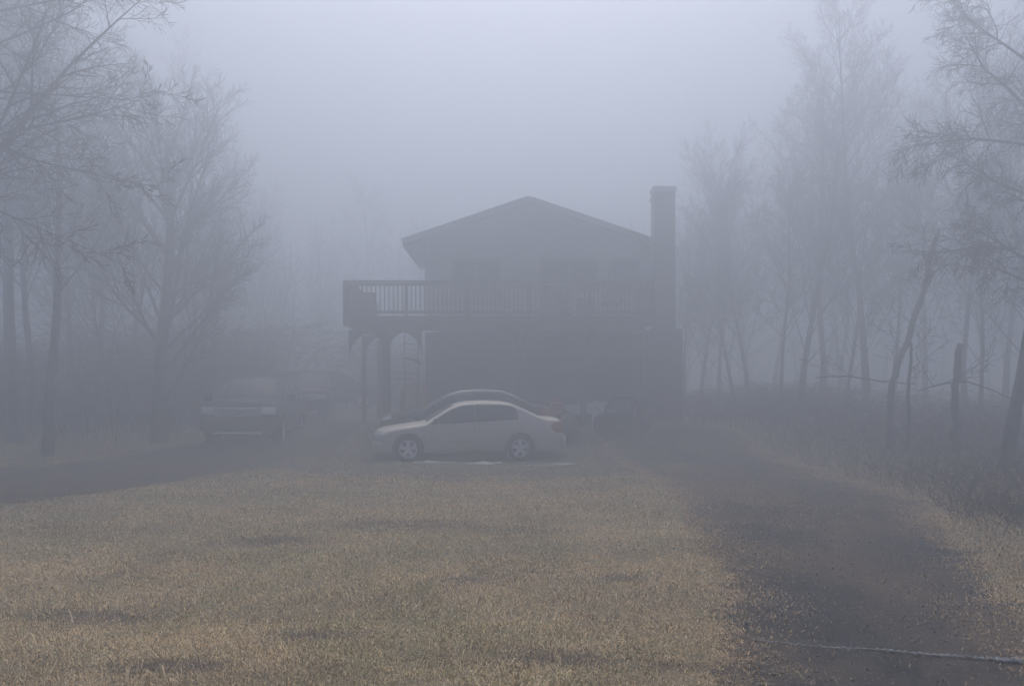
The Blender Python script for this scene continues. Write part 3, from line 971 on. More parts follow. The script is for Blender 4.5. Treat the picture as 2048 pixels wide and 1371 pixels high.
# ------------------------------------------------------------------ cars
class Car:
    def __init__(s, top, q, W, zb=.22, r=.12, p=4.0, nose=.55, tail=.45, crown=.035, endmin=.0):
        xs_ = np.array([t[0] for t in top])[::-1]; zs_ = np.array([t[1] for t in top])[::-1]
        s.xr, s.xf = xs_[0], xs_[-1]
        g_ = np.linspace(s.xr, s.xf, 400)
        z_ = np.interp(g_, xs_, zs_)
        k = np.hanning(23); k /= k.sum()
        zp = np.concatenate([np.full(11, z_[0]), z_, np.full(11, z_[-1])])
        s.g, s.z = g_, np.convolve(zp, k, 'valid')
        s.q = q; s.W = W / 2; s.zb = zb; s.r = r; s.p = p; s.nose = nose; s.tail = tail; s.crown = crown

    def zt(s, x): return float(np.interp(x, s.g, s.z))

    def plan(s, x):
        w_ = s.W
        if x > s.xf - s.nose: t = (x - (s.xf - s.nose)) / s.nose
        elif x < s.xr + s.tail: t = ((s.xr + s.tail) - x) / s.tail
        else: t = 0
        t = min(max(t, 0), .9999)
        return w_ * (1 - t ** s.p) ** (1 / s.p) * (1 - .03 * ((x) / 2.4) ** 2)

    def endx(s, y, front=True):
        """x of the nose (or tail) skin at half width y"""
        t = (1 - min(abs(y) / s.W, .999) ** s.p) ** (1 / s.p)
        return (s.xf - s.nose + s.nose * t) if front else (s.xr + s.tail - s.tail * t)

    def qq(s, z): return float(np.interp(z, [a for a, _ in s.q], [b for _, b in s.q]))

    def rr(s, x): return min(s.r, (s.zt(x) - s.zb) * .4)

    def side(s, x, z):
        zt, r = s.zt(x), s.rr(x)
        zz = min(z, zt - r)
        y = s.plan(x) * s.qq(zz)
        if z > zt - r:
            a = min((z - (zt - r)) / r, .999)
            y -= y * .22 * (1 - math.sqrt(1 - a * a))
        return y

    def topz(s, x, y):
        ye = s.plan(x) * s.qq(s.zt(x) - s.rr(x)) * .78
        return s.zt(x) + s.crown * (1 - (y / max(ye, .05)) ** 2) - 0.0

    def ring(s, x):
        zt, r = s.zt(x), s.rr(x)
        zs_ = np.linspace(s.zb + .05, zt - r, 13)
        half = [(0, s.zb), (s.plan(x) * .8, s.zb)]
        for z in zs_: half.append((s.plan(x) * s.qq(z), z))
        ye = half[-1][0]
        for k in range(1, 6):
            a = k / 5 * math.pi / 2
            half.append((ye - ye * .22 * (1 - math.cos(a)), zt - r + r * math.sin(a)))
        yt = half[-1][0]
        for k in range(1, 5):
            y = yt * (1 - k / 4)
            half.append((y, zt + s.crown * (1 - (y / max(yt, .01)) ** 2)))
        full = [(x, y, z) for y, z in half] + [(x, -y, z) for y, z in half[-2:0:-1]]
        return full

    def body(s, m, parent, wells, wr=.37, ww=.30):
        b = MB()
        e = .012
        xs_ = list(np.linspace(s.xr + e, s.xr + s.tail, 12)) + list(np.linspace(s.xr + s.tail, s.xf - s.nose, 46))[1:-1] + list(np.linspace(s.xf - s.nose, s.xf - e, 14))
        # crowd stations at the ends
        xs_ = [s.xr + e + (x - s.xr - e) ** 1.6 / (s.tail - e) ** .6 if x < s.xr + s.tail else x for x in xs_]
        xs_ = [s.xf - e - max(s.xf - e - x, 0) ** 1.6 / (s.nose - e) ** .6 if x > s.xf - s.nose else x for x in xs_]
        rings = [s.ring(x) for x in xs_]
        n = len(rings[0])
        for rg in rings: b.v += rg
        for i in range(len(rings) - 1):
            for j in range(n):
                j2 = (j + 1) % n
                b.f.append((i * n + j, i * n + j2, (i + 1) * n + j2, (i + 1) * n + j))
        b.f.append(tuple(range(n))[::-1])
        b.f.append(tuple((len(rings) - 1) * n + j for j in range(n)))
        o = b.build('body', m, parent, smooth=True)
        bm = bmesh.new(); bm.from_mesh(o.data); bmesh.ops.recalc_face_normals(bm, faces=bm.faces)
        bm.to_mesh(o.data); bm.free()
        # wheel wells cut out
        c = MB()
        for (wx, wz) in wells:
            for sg in (1, -1):
                bb = len(c.v); n = 28
                for yy_ in (s.W * sg * 1.1, (s.W - ww) * sg):
                    for j in range(n):
                        a = 2 * math.pi * j / n
                        c.v.append((wx + wr * math.cos(a), yy_, wz + wr * math.sin(a)))
                for j in range(n):
                    j2 = (j + 1) % n
                    c.f.append((bb + j, bb + j2, bb + n + j2, bb + n + j))
                c.f.append(tuple(bb + j for j in range(n))[::-1]); c.f.append(tuple(bb + n + j for j in range(n)))
        me = bpy.data.meshes.new('cut'); me.from_pydata(c.v, [], c.f); me.update()
        bm = bmesh.new(); bm.from_mesh(me); bmesh.ops.recalc_face_normals(bm, faces=bm.faces); bm.to_mesh(me); bm.free()
        me.materials.append(M['plastic'])
        co = bpy.data.objects.new('cut', me); C.collection.objects.link(co); co.parent = parent
        o.data.materials.append(M['plastic'])
        md = o.modifiers.new('b', 'BOOLEAN'); md.operation = 'DIFFERENCE'; md.object = co; md.solver = 'EXACT'
        try: md.material_mode = 'TRANSFER'
        except Exception: pass
        dg = bpy.context.evaluated_depsgraph_get()
        nm = bpy.data.meshes.new_from_object(o.evaluated_get(dg))
        o.modifiers.clear(); o.data = nm
        bpy.data.objects.remove(co)
        return o

    def strip(s, name, m, parent, x0, x1, lo, hi, sg, nx=20, nz=6, off=.006, t=.008, label=None):
        b = MB(); rows = []
        for i in range(nx + 1):
            x = x0 + (x1 - x0) * i / nx
            row = []
            for j in range(nz + 1):
                z = lo(x) + (hi(x) - lo(x)) * j / nz
                row.append((x, (s.side(x, z) + off) * sg, z))
            rows.append(row)
        b.grid(rows)
        return solid(b.build(name, m, parent, smooth=True, label=label), t)

    def top(s, name, m, parent, x0, x1, f=.9, nx=14, ny=12, off=.008):
        b = MB(); rows = []
        for i in range(nx + 1):
            x = x0 + (x1 - x0) * i / nx
            ye = s.plan(x) * s.qq(s.zt(x) - s.rr(x)) * .78 * f
            dz = (s.zt(x + .01) - s.zt(x - .01)) / .02
            nl = math.sqrt(1 + dz * dz)
            rows.append([(x - dz / nl * off, y, s.topz(x, y) + off / nl) for y in np.linspace(-ye, ye, ny + 1)])
        b.grid(rows)
        return solid(b.build(name, m, parent, smooth=True), .006)

    def endpanel(s, name, m, parent, y0, y1, z0, z1, front=True, off=.012, t=.03, n=10, slope=0.0, label=None):
        b = MB(); rows = []
        for i in range(n + 1):
            y = y0 + (y1 - y0) * i / n
            x = s.endx(y, front)
            sg = 1 if front else -1
            rows.append([(x + sg * (off - slope * (z - z0)), y, z) for z in np.linspace(z0, z1, 4)])
        b.grid(rows)
        return solid(b.build(name, m, parent, smooth=True, label=label), t)


def wheel(parent, x, y, R_, rim, wdt, sg, spokes=5, alloy='alloy'):
    hub = MB().lathe([(0, sg * .03), (.055, sg * .03), (.06, sg * .01), (.06, -sg * .03)], 16).build('wheel', M[alloy], parent, smooth=True)
    hub.location = (x, y, R_)
    w2 = wdt / 2
    MB().lathe([(rim, -w2 * .8), (rim + .03, -w2), (R_ - .03, -w2), (R_, -w2 * .7), (R_, w2 * .7), (R_ - .03, w2), (rim + .03, w2), (rim, w2 * .8), (rim - .02, 0), (rim, -w2 * .8)], 40).build('tyre', M['rubber'], hub, smooth=True)
    b = MB()
    k = sg * w2 * .78
    b.lathe([(rim + .004, k), (rim - .018, k + sg * .006), (rim - .028, k - sg * .03), (rim - .03, -sg * .05)], 40)
    for i in range(spokes):
        a = 2 * math.pi * i / spokes + .3
        ca, sa = math.cos(a), math.sin(a)
        ta, tb = (-sa, ca), None
        for (r0, r1, w0, w1, d0, d1) in ((.03, rim - .02, .034, .055, .02, .0),):
            bb = len(b.v)
            for (rr_, ww_, dd_) in ((r0, w0, k - sg * .02), (r1, w1, k - sg * .008)):
                for (s1, s2) in ((-1, 0), (1, 0), (1, -sg * .03), (-1, -sg * .03)):
                    b.v.append((ca * rr_ - sa * ww_ * s1, dd_ + s2, sa * rr_ + ca * ww_ * s1))
            b.f += [(bb, bb + 1, bb + 5, bb + 4), (bb + 1, bb + 2, bb + 6, bb + 5), (bb + 2, bb + 3, bb + 7, bb + 6), (bb + 3, bb, bb + 4, bb + 7)]
    b.build('rim', M[alloy], hub)
    # brake disc shadowed behind the spokes
    MB().lathe([(0, -sg * .02), (rim * .72, -sg * .02), (rim * .72, -sg * .035), (0, -sg * .035)], 24).build('brake_disc', M['plastic'], hub)
    return hub


SEDAN_TOP = [(2.14, .60), (2.11, .70), (2.02, .77), (1.8, .82), (1.4, .88), (1.0, .93), (.92, .95), (.60, 1.16), (.32, 1.325), (.05, 1.41), (-.40, 1.445), (-.85, 1.44), (-1.15, 1.405), (-1.40, 1.31), (-1.65, 1.18), (-1.88, 1.08), (-2.0, 1.055), (-2.30, 1.04), (-2.42, .99), (-2.47, .80), (-2.50, .62)]
SEDAN_Q = [(.2, .90), (.30, .965), (.45, .99), (.60, 1.0), (.78, .99), (.90, .965), (.97, .94), (1.05, .90), (1.2, .83), (1.35, .75), (1.5, .69)]


def sedan(loc, rz, paint, label, edge_strip=False, detail=True):
    root = empty('sedan', loc, rz, label, 'car')
    c = Car(SEDAN_TOP, SEDAN_Q, 1.77)
    c.body(M[paint], root, [(1.35, .325), (-1.35, .325)], wr=.375)
    belt = lambda x: .915 + (.85 - x) * .050
    def hi_f(x): return max(belt(x) + .002, c.zt(x) - .050 - .03 * ss(.2, .85, x))
    def hi_r(x):
        z = c.zt(x) - .055
        if x < -1.10: z = min(z, belt(x) + .02 + (c.zt(-1.1) - .075 - belt(-1.1)) * math.sqrt(max(0, 1 - ((x + 1.10) / .225) ** 2)))
        return max(z, belt(x) + .01)
    for sg in (1, -1):
        c.strip('window', M['glass'], root, .82, -.19, belt, hi_f, sg, nx=26)
        c.strip('window', M['glass'], root, -.28, -1.315, belt, hi_r, sg, nx=32)
        c.strip('window_pillar', M['plastic'], root, -.18, -.29, belt, lambda x: c.zt(x) - .06, sg, nx=3, off=.010)
        for xx_ in (-.08, -1.02):
            hd = MB().box((xx_, sg * (c.side(xx_, .83) + .022), .835 + .005), (.19, .022, .032)).build('door_handle', M[paint], root, bevel=.008)
        c.strip('door_seam', M['plastic'], root, .98, .972, lambda x: .30, lambda x: .90, sg, nx=1, off=.0015, t=.003)
        c.strip('door_seam', M['plastic'], root, -.230, -.238, lambda x: .27, lambda x: .95, sg, nx=1, off=.0015, t=.003)
        c.strip('side_moulding', M['silver'] if paint == 'silver' else M['plastic'], root, .90, -.95, lambda x: .505, lambda x: .545, sg, nx=20, nz=2, off=.016, t=.02)
        # mirror
        b = MB().box((.70, sg * (.84 + .10), .985), (.11, .19, .13)).bar((.70, sg * .80, .93), (.70, sg * .90, .95), .05, .03)
        b.build('mirror', M['plastic'] if paint == 'silver' else M[paint], root, bevel=.02)
        # tail lamp wraps the rear corner
        c.strip('tail_lamp', M['red'], root, -2.12, -2.485, lambda x: .84 - .145 * math.sqrt(max(0, 1 - ((x + 2.34) / .225) ** 2)) if x > -2.34 else .695, lambda x: .84 + .145 * math.sqrt(max(0, 1 - ((x + 2.34) / .225) ** 2)) if x > -2.34 else .975, sg, nx=16, off=.008, t=.012)
        c.strip('headlamp', M['lamp'], root, 1.83, 2.125, lambda x: .61 + .05 * ss(2.05, 1.83, x), lambda x: c.zt(x) - .055, sg, nx=14, off=.007, t=.012)
        c.endpanel('tail_lamp', M['red'], root, sg * .50, sg * .80, .72, .93, False, off=.004, t=.02)
        for xx_ in (1.35, -1.35):
            wheel(root, xx_, sg * .775, .325, .215, .215, sg)
    c.top('windscreen', M['glass'], root, .90, .26, .95)
    c.top('rear_window', M['glass'], root, -1.28, -1.86, .93)
    # bumpers and plate
    c.endpanel('rear_bumper', M[paint], root, -.84, .84, .30, .60, False, off=.03, t=.05, n=24)
    c.endpanel('front_bumper', M[paint], root, -.82, .82, .25, .50, True, off=.02, t=.05, n=24)
    c.endpanel('grille', M['plastic'], root, -.45, .45, .50, .64, True, off=.01, t=.03)
    c.endpanel('number_plate', M['white'], root, -.16, .16, .76, .90, False, off=.03, t=.01)
    if edge_strip:  # thin chrome-coloured strip following each roof edge
        for sg in (1, -1):
            pts = []
            for x in np.linspace(.55, -1.72, 40):
                r_ = c.rr(x); z = c.zt(x) - r_ * .25
                pts.append((x, sg * (c.side(x, z) + .004), z))
            MB().tube(pts, .014, 5).build('roof_edge_strip', M['chrome'], root, smooth=True)
    return root


SED_Y = 21.8
th = R(180 + 9.5)
sx, sy = -1.27, SED_Y
sedan((sx, sy, -.125 + .0), th, 'silver', 'silver beige sedan parked side on in the middle of the grass')
sedan((-1.42, 24.15, gz(-1.4, 24.0) - .02), R(180 + 3), 'black_paint', 'black sedan parked behind the silver sedan below the deck', edge_strip=True)

SUV_TOP = [(2.40, .78), (2.36, 1.02), (2.22, 1.10), (1.8, 1.15), (1.35, 1.20), (1.22, 1.23), (.85, 1.50), (.55, 1.68), (.2, 1.75), (-.5, 1.78), (-1.3, 1.76), (-2.0, 1.70), (-2.22, 1.62), (-2.36, 1.25), (-2.42, .9), (-2.45, .7)]
SUV_Q = [(.25, .92), (.35, .97), (.55, 1.0), (.8, 1.0), (1.0, .985), (1.15, .96), (1.25, .93), (1.5, .85), (1.75, .78), (1.9, .74)]


def suv(loc, rz, paint, label, name='sport_utility_vehicle', face=True, sc=1.0, rails=True, roof=None):
    root = empty(name, loc, rz, label, 'car')
    root.scale = (sc, sc, sc)
    c = Car(SUV_TOP, SUV_Q, 1.98, zb=.30, r=.13, p=4.5, nose=.45, tail=.35)
    c.body(M[paint], root, [(1.45, .375), (-1.42, .375)], wr=.43)
    belt = lambda x: 1.13 + (1.0 - x) * .015
    for sg in (1, -1):
        c.strip('window', M['glass'], root, 1.12, .15, belt, lambda x: max(belt(x) + .004, c.zt(x) - .10), sg, nx=20)
        c.strip('window', M['glass'], root, .07, -.98, belt, lambda x: c.zt(x) - .10, sg, nx=16)
        c.strip('window', M['glass'], root, -1.08, -2.05, belt, lambda x: c.zt(x) - .11, sg, nx=16)
        for xx_ in (.0, -1.05):
            MB().box((xx_ + .12, sg * (c.side(xx_, 1.02) + .022), 1.03), (.2, .022, .034)).build('door_handle', M[paint], root, bevel=.008)
            c.strip('door_seam', M['plastic'], root, xx_, xx_ - .008, lambda x: .35, lambda x: 1.12, sg, nx=1, off=.0015, t=.003)
        b = MB().box((1.0, sg * 1.09, 1.24), (.13, .22, .18)).bar((1.0, sg * .9, 1.17), (1.0, sg * 1.03, 1.2), .05, .04)
        b.build('mirror', M[paint], root, bevel=.02)
        c.endpanel('headlamp', M['lamp'], root, sg * .60, sg * .93, .82, 1.01, True, off=.02, t=.02)
        c.endpanel('tail_lamp', M['red'], root, sg * .72, sg * .93, .95, 1.30, False, off=.014, t=.02)
        c.endpanel('fog_lamp', M['lamp'], root, sg * .66, sg * .80, .50, .58, True, off=.03, t=.02)
        for xx_ in (1.45, -1.42):
            wheel(root, xx_, sg * .865, .375, .245, .25, sg, spokes=6)
        if rails:
            pts = [(x, sg * .66, c.zt(x) + .07 - .05 * (abs((x + .6) / 1.3) ** 6)) for x in np.linspace(.7, -1.9, 16)]
            MB().tube(pts, .018, 6).build('roof_rail', M['alloy'] if roof else M['plastic'], root, smooth=True)
    c.top('windscreen', M['glass'], root, 1.20, .50, .96)
    c.endpanel('rear_window', M['glass'], root, -.68, .68, 1.25, 1.58, False, off=-.06, t=.02)
    g_ = MB()
    for k in range(4):
        z = .80 + k * .057
        pts = [(c.endx(y) + .028, y, z) for y in np.linspace(-.58, .58, 15)]
        g_.tube(pts, .019, 6)
    for k in range(13):
        y = -.54 + k * .09
        g_.tube([(c.endx(y) + .022, y, .79), (c.endx(y) + .022, y, .98)], .007, 4)
    c.endpanel('grille', M['plastic'], root, -.60, .60, .77, 1.01, True, off=.006, t=.02)
    g_.build('grille_bars', M['chrome'], root, smooth=True)
    c.endpanel('front_bumper', M[paint], root, -.95, .95, .40, .74, True, off=.03, t=.06, n=24)
    c.endpanel('skid_plate', M['alloy'], root, -.62, .62, .335, .375, True, off=.045, t=.03, n=16)
    return root


sxv, syv = P(482, 0, 26.3).x + .35, 26.3
suv((-7.55, 26.05, gz(-7.5, 24.3) - .02), R(-90 + 4), 'dark_paint', 'dark sport utility vehicle facing the camera with a chrome barred grille', sc=1.06)
suv((-7.35, 31.3, gz(-7.3, 31) - .06), R(-90 + 8),  'brown_paint', 'dark rounded car half hidden behind the front facing vehicle', face=False, rails=False, sc=.9)
suv((-7.15, 35.0, gz(-7.0, 35) + .0), R(4), 'brown_paint', 'dark high roofed car with pale roof rails parked beyond the thick deck post', roof=True, sc=.87)

# ------------------------------------------------------------------ house
HX0, HX1, HY = -2.82, 4.56, 28.4
FL, EZ, PZ, RX = 3.72, 6.42, 7.78, .54
house = empty('house', ((HX0 + HX1) / 2, HY, .5), 0, 'two storey house with low gable roof, raised deck and brick chimney', 'house')
HO = Vector(house.location)


def hb(*boxes):
    b = MB()
    for c, s_ in boxes: b.box(Vector(c) - HO, s_)
    return b


BACK = 32.8
# upper wall with gable: lap boards as real wedges
b = MB()
z = FL
k = 0
sl_l = (PZ - EZ) / (RX - (-3.47)); sl_r = (PZ - EZ) / (4.55 - RX)
b.box(Vector(((HX0 + HX1) / 2, (HY + BACK) / 2 + .03, (FL + EZ - .1) / 2)) - HO, (HX1 - HX0 - .04, BACK - HY, EZ - .1 - FL))
while z < PZ - .15:
    zt_ = min(z + .16, PZ - .12)
    def lim(zz):
        a = HX0; c_ = HX1
        if zz > 6.55:
            a = max(a, RX - (PZ - .10 - zz) / sl_l); c_ = min(c_, RX + (PZ - .10 - zz) / sl_r)
        return a, c_
    a0, c0 = lim(z); a1, c1 = lim(zt_)
    if c1 - a1 < .1: break
    y0_ = HY - .022; y1_ = HY - .004
    bb = len(b.v)
    for p in ((a0, y0_, z), (c0, y0_, z), (c1, y1_, zt_), (a1, y1_, zt_), (a0, HY + .05, z), (c0, HY + .05, z), (c1, HY + .05, zt_), (a1, HY + .05, zt_)):
        b.v.append(tuple(Vector(p) - HO))
    for q in ((0, 1, 2, 3), (4, 7, 6, 5), (0, 4, 5, 1), (2, 6, 7, 3), (1, 5, 6, 2), (0, 3, 7, 4)): b.f.append(tuple(bb + i for i in q))
    z = zt_
wall_o = b.build('upper_wall', M['siding'], house)
# lower wall: masonry dark
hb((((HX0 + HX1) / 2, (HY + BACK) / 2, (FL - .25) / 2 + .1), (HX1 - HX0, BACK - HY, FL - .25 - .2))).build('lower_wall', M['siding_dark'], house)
# roof: two slabs with overhang
rf = MB()
yf, yb = HY - .55, BACK + .4
for (ex, sgn) in ((-3.50, -1), (4.56, 1)):
    th_ = .16
    bb = len(rf.v)
    for yy_ in (yf, yb):
        for p in ((RX, yy_, PZ), (ex, yy_, EZ), (ex, yy_, EZ - th_), (RX, yy_, PZ - th_)): rf.v.append(tuple(Vector(p) - HO))
    q = [(0, 1, 2, 3), (7, 6, 5, 4), (0, 4, 5, 1), (1, 5, 6, 2), (2, 6, 7, 3)]
    rf.f += [tuple(bb + i for i in f) for f in q]
roof_o = rf.build('roof', M['shingle'], house)
ft = MB()
for ex in (-3.50, 4.56):
    a = Vector((RX + (.0), yf - .02, PZ - .10)) - HO; c_ = Vector((ex, yf - .02, EZ - .10)) - HO
    ft.bar(a, c_, .035, .2)
ft.build('fascia', M['timber'], roof_o)
# eave return on the left
hb(((-3.18, (yf + yb) / 2, EZ - .22), (.62, yb - yf - .1, .05))).build('soffit', M['siding'], roof_o)
# chimney
cx, cyy = 4.99, 28.9
ch = hb(((cx, cyy, 4.40), (.70, .62, 7.5)), ((cx + .03, cyy, 1.9), (1.06, .9, 3.4))).build('chimney', M['brick'], house)
hb(((cx, cyy, 8.18), (.76, .68, .16))).build('chimney_cap', M['stone'], ch)
hb(((cx - .40, cyy - .1, 7.86), (.10, .12, .10))).build('bracket', M['iron'], ch)


def opening(name, x0, x1, z0, z1, y, fm='timber', glass='glass', panes=2, sub=None):
    w_, h_ = x1 - x0, z1 - z0
    o = hb((((x0 + x1) / 2, y - .03, (z0 + z1) / 2), (w_ - .1, .03, h_ - .1))).build(name, M[glass], house)
    f = []
    for xx_ in (x0, x1): f.append(((xx_, y - .05, (z0 + z1) / 2), (.10, .07, h_ + .1)))
    f.append((((x0 + x1) / 2, y - .052, z1), (w_ + .1, .075, .1)))
    f.append((((x0 + x1) / 2, y - .052, z0), (w_ + .1, .085, .08)))
    for k in range(1, panes): f.append(((x0 + w_ * k / panes, y - .045, (z0 + z1) / 2), (.06, .05, h_ - .1)))
    hb(*f).build('frame', M[fm], o)
    return o


sd = opening('sliding_door', .95, 2.75, FL + .08, FL + 2.1, HY)
opening('window', -1.9, -.4, FL + 1.0, FL + 2.1, HY)
opening('window', 3.2, 4.1, FL + 1.0, FL + 2.1, HY, panes=1)
# garage doors below
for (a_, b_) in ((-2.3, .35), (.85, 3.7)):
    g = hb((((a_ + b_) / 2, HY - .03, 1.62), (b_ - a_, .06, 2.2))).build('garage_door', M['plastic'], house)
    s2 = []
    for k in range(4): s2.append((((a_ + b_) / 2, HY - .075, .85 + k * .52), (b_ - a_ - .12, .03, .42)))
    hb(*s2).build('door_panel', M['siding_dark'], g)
    hb((((a_ + b_) / 2, HY - .11, 1.25), (.22, .04, .03))).build('handle', M['alloy'], g)

# deck (part of the house) and its sub-parts
DX0, DX1, DY0 = -4.86, 4.05, 25.4
dk = []
for k in range(22):
    y = DY0 + .07 + k * .14
    if y > HY - .05: break
    dk.append((((DX0 + DX1) / 2, y, FL + .02), (DX1 - DX0, .132, .035)))
# walkway that carries on beside the left wall
for k in range(20):
    y = HY + .02 + k * .14
    dk.append((((DX0 + HX0) / 2 - .02, y, FL + .02), (HX0 - DX0 - .04, .132, .035)))
deck = hb(*dk).build('deck', M['timber'], house)
bm_ = [(((DX0 + DX1) / 2, DY0 - .02, FL - .12), (DX1 - DX0, .05, .24)), (((DX0 + DX1) / 2, DY0 + .35, FL - .25), (DX1 - DX0 - .3, .14, .22)), ((DX0 - .022, DY0 + 2.9, FL - .12), (.05, 5.75, .24))]
k = DX0 + .25
while k < DX1:
    bm_.append(((k, DY0 + 1.5, FL - .10), (.045, 2.85, .18))); k += .6
hb(*bm_).build('beam', M['timber'], deck)
posts = [(-3.70, DY0 + .35, .24, 'timber'), (.24, DY0 + .35, .17, 'timber_pale'), (2.10, DY0 + .35, .15, 'timber_pale'), (3.9, DY0 + .35, .17, 'timber'), (-5.0 + .22, 28.3, .14, 'timber'), (-4.7, 31.0, .14, 'timber')]
for (x, y, s_, mm) in posts:
    z0 = gz(x, y) - .1
    hb(((x, y, (z0 + FL - .36) / 2), (s_, s_, FL - .36 - z0))).build('post', M[mm], deck, bevel=.01)


def brace(x, y, sg, R0=.55):
    b = MB(); ztop = FL - .362; rows = []
    for k in range(11):
        a = k / 10 * math.pi / 2
        px_ = x + sg * (R0 - R0 * math.cos(a)); pz = ztop - .03 - R0 + R0 * math.sin(a)
        q = [Vector((px_, y + d, zz)) - HO for d, zz in ((-.05, pz), (-.05, ztop), (.05, ztop), (.05, pz), (-.05, pz))]
        rows.append(q)
    b.grid(rows)
    b.f.append((0, 1, 2, 3)); q = len(rows) - 1
    b.f.append((q * 5 + 3, q * 5 + 2, q * 5 + 1, q * 5))
    return b.build('brace', M['timber'], deck)


for (x, sg) in ((-3.80, -1), (-3.60, 1), (.16, -1), (.32, 1), (2.02, -1), (2.18, 1)): brace(x, DY0 + .35, sg)
brace(-4.71, 28.3, 1); brace(-4.80, DY0 + .35, 1, .8); brace(-2.66, DY0 + .35 + .02, -1, .7)
# railing
rp = []
top_z, bot_z = FL + 1.04, FL + .14
rails = [((DX0, DY0), (DX1, DY0)), ((DX0, DY0), (DX0, 31.1)), ((DX1, DY0), (DX1, HY - .1))]
for (a, c_) in rails:
    a, c_ = Vector((*a, 0)), Vector((*c_, 0)); L = (c_ - a).length
    horiz = abs(c_.x - a.x) > .1
    mid = (a + c_) / 2
    for (zz, hh, ww_) in ((top_z, .045, .14), (top_z - .09, .09, .04), (bot_z, .09, .04)):
        e_ = .0 if horiz else -.16
        rp.append(((mid.x, mid.y, zz), (L + e_, ww_, hh) if horiz else (ww_, L + e_, hh)))
    n = int(L / .128)
    for k in range(1, n):
        p = a + (c_ - a) * (k / n)
        rp.append(((p.x, p.y, (top_z + bot_z) / 2 - .045), (.036, .034, top_z - bot_z - .18)))
    n = max(1, round(L / 1.9))
    for k in range(n + 1):
        p = a + (c_ - a) * (k / n)
        off = Vector((0, .06, 0)) if horiz else Vector((.06, 0, 0)) * (1 if c_.x < 0 else -1)
        rp.append(((p.x + off.x, p.y + off.y, FL + .48), (.10, .10, 1.0)))
hb(*rp).build('railing', M['timber'], deck)


# things on the deck
def lathe_thing(name, x, y, z, prof, m, label, cat, parts=None):
    root = empty(name, (x, y, z), 0, label, cat)
    MB().lathe(prof, 20, axis='z').build(parts or 'body', m, root, smooth=True)
    return root


dz = FL + .038
g = empty('covered_grill', (1.35, 26.2, dz), 0, 'tall dark covered barbecue on the deck near the sliding door', 'barbecue')
rows = []
for (z, wx, wy) in ((.0, .36, .26), (.5, .35, .25), (.85, .36, .26), (1.02, .30, .22), (1.12, .18, .12), (1.13, .0, .0)):
    rows.append([(wx * (1 + .05 * math.sin(a * 5)) * math.copysign(abs(math.cos(a)) ** .5, math.cos(a)), wy * math.copysign(abs(math.sin(a)) ** .5, math.sin(a)), z) for a in np.linspace(0, 2 * math.pi, 33)])
MB().grid(rows).build('cover', M['plastic'], g, smooth=True)
g2 = empty('storage_box', (-4.35, 26.0, dz), 0, 'dark boxy chest standing in the left front corner of the deck', 'chest')
MB().box((0, 0, .33), (.56, .5, .66)).build('body', M['timber'], g2, bevel=.02)
MB().box((0, 0, .69), (.61, .55, .06)).build('lid', M['plastic'], g2, bevel=.02)
t = empty('patio_table', (2.2, 26.3, dz), 0, 'pale patio table on the deck right of the covered barbecue', 'table')
MB().box((0, 0, .70), (.8, .8, .04)).build('tabletop', M['white'], t, bevel=.01)
for (a, b_) in ((-1, -1), (1, -1), (1, 1), (-1, 1)):
    MB().bar((a * .33, b_ * .33, 0), (a * .36, b_ * .36, .68), .045).build('leg', M['white'], t)
MB().box((0, -.36, .62), (.72, .025, .1)).build('apron', M['white'], t)
c_ = empty('patio_chair', (3.0, 26.3, dz), R(10), 'dark slatted patio chair on the deck right of the pale table', 'chair')
MB().box((0, 0, .43), (.5, .48, .04)).build('seat', M['timber'], c_, bevel=.01)
b = MB()
for k in range(5): b.box((-.2 + k * .1, .25, .72), (.07, .025, .56))
b.box((0, .25, 1.0), (.52, .03, .06))
b.build('backrest', M['timber'], c_)
for (a, b_) in ((-1, -1), (1, -1), (1, 1), (-1, 1)): MB().box((a * .22, b_ * .21, .205), (.045, .045, .41)).build('leg', M['timber'], c_)
for a in (-1, 1): MB().bar((a * .24, -.22, .64), (a * .24, .24, .66), .05, .03).bar((a * .24, -.2, .42), (a * .24, -.2, .63), .035).build('armrest', M['timber'], c_)
pt = empty('flower_pot', (-.08, 25.75, dz), 0, 'small pale flower pot behind the middle of the deck railing', 'flower pot')
MB().lathe([(0, 0), (.075, 0), (.10, .17), (.115, .17), (.115, .2), (.095, .2), (.09, .16), (0, .16)], 16, axis='z').build('pot', M['white'], pt, smooth=True)
b = MB(); rn = random.Random(3)
for k in range(16):
    a = rn.random() * 6.28; b.tube([(0, 0, .15), (math.cos(a) * .05, math.sin(a) * .05, .26), (math.cos(a) * .12, math.sin(a) * .12, .28 + rn.random() * .1)], [.004, .003, .002], 3)
b.build('dead_stems', M['stem'], pt)

# ------------------------------------------------------------------ clutter under and beside the deck
# trellis frame and orange tarp pile left of the house
tr = empty('trellis', (-3.35, 27.3, gz(-3.35, 27.3)), 0, 'thin openwork frame standing under the left end of the deck', 'trellis')
b = MB()
for x in (-.5, 0, .42): b.box((x, 0, 1.42), (.03, .03, 2.84))
b.build('upright', M['iron'], tr)
b = MB()
for z in (1.42, 1.60, 2.05, 2.5): b.bar((-.62 if z < 2.1 else -.05, -.02, z), (.52, -.02, z - .03), .02)
b.build('crossbar', M['iron'], tr)
limb('hanging_branch', [(-3.3, 27.2, 2.62), (-3.05, 27.2, 2.54), (-2.75, 27.2, 2.40)], [.035, .05, .03], 'dark crooked branch lodged in the openwork frame under the deck', 'branch', sides=6, seed=14)
og = empty('tarp_pile', (-3.12, 27.9, gz(-3.1, 27.9)), 0, 'stack under a faded orange tarp beside the house wall', 'tarp')
rows = []
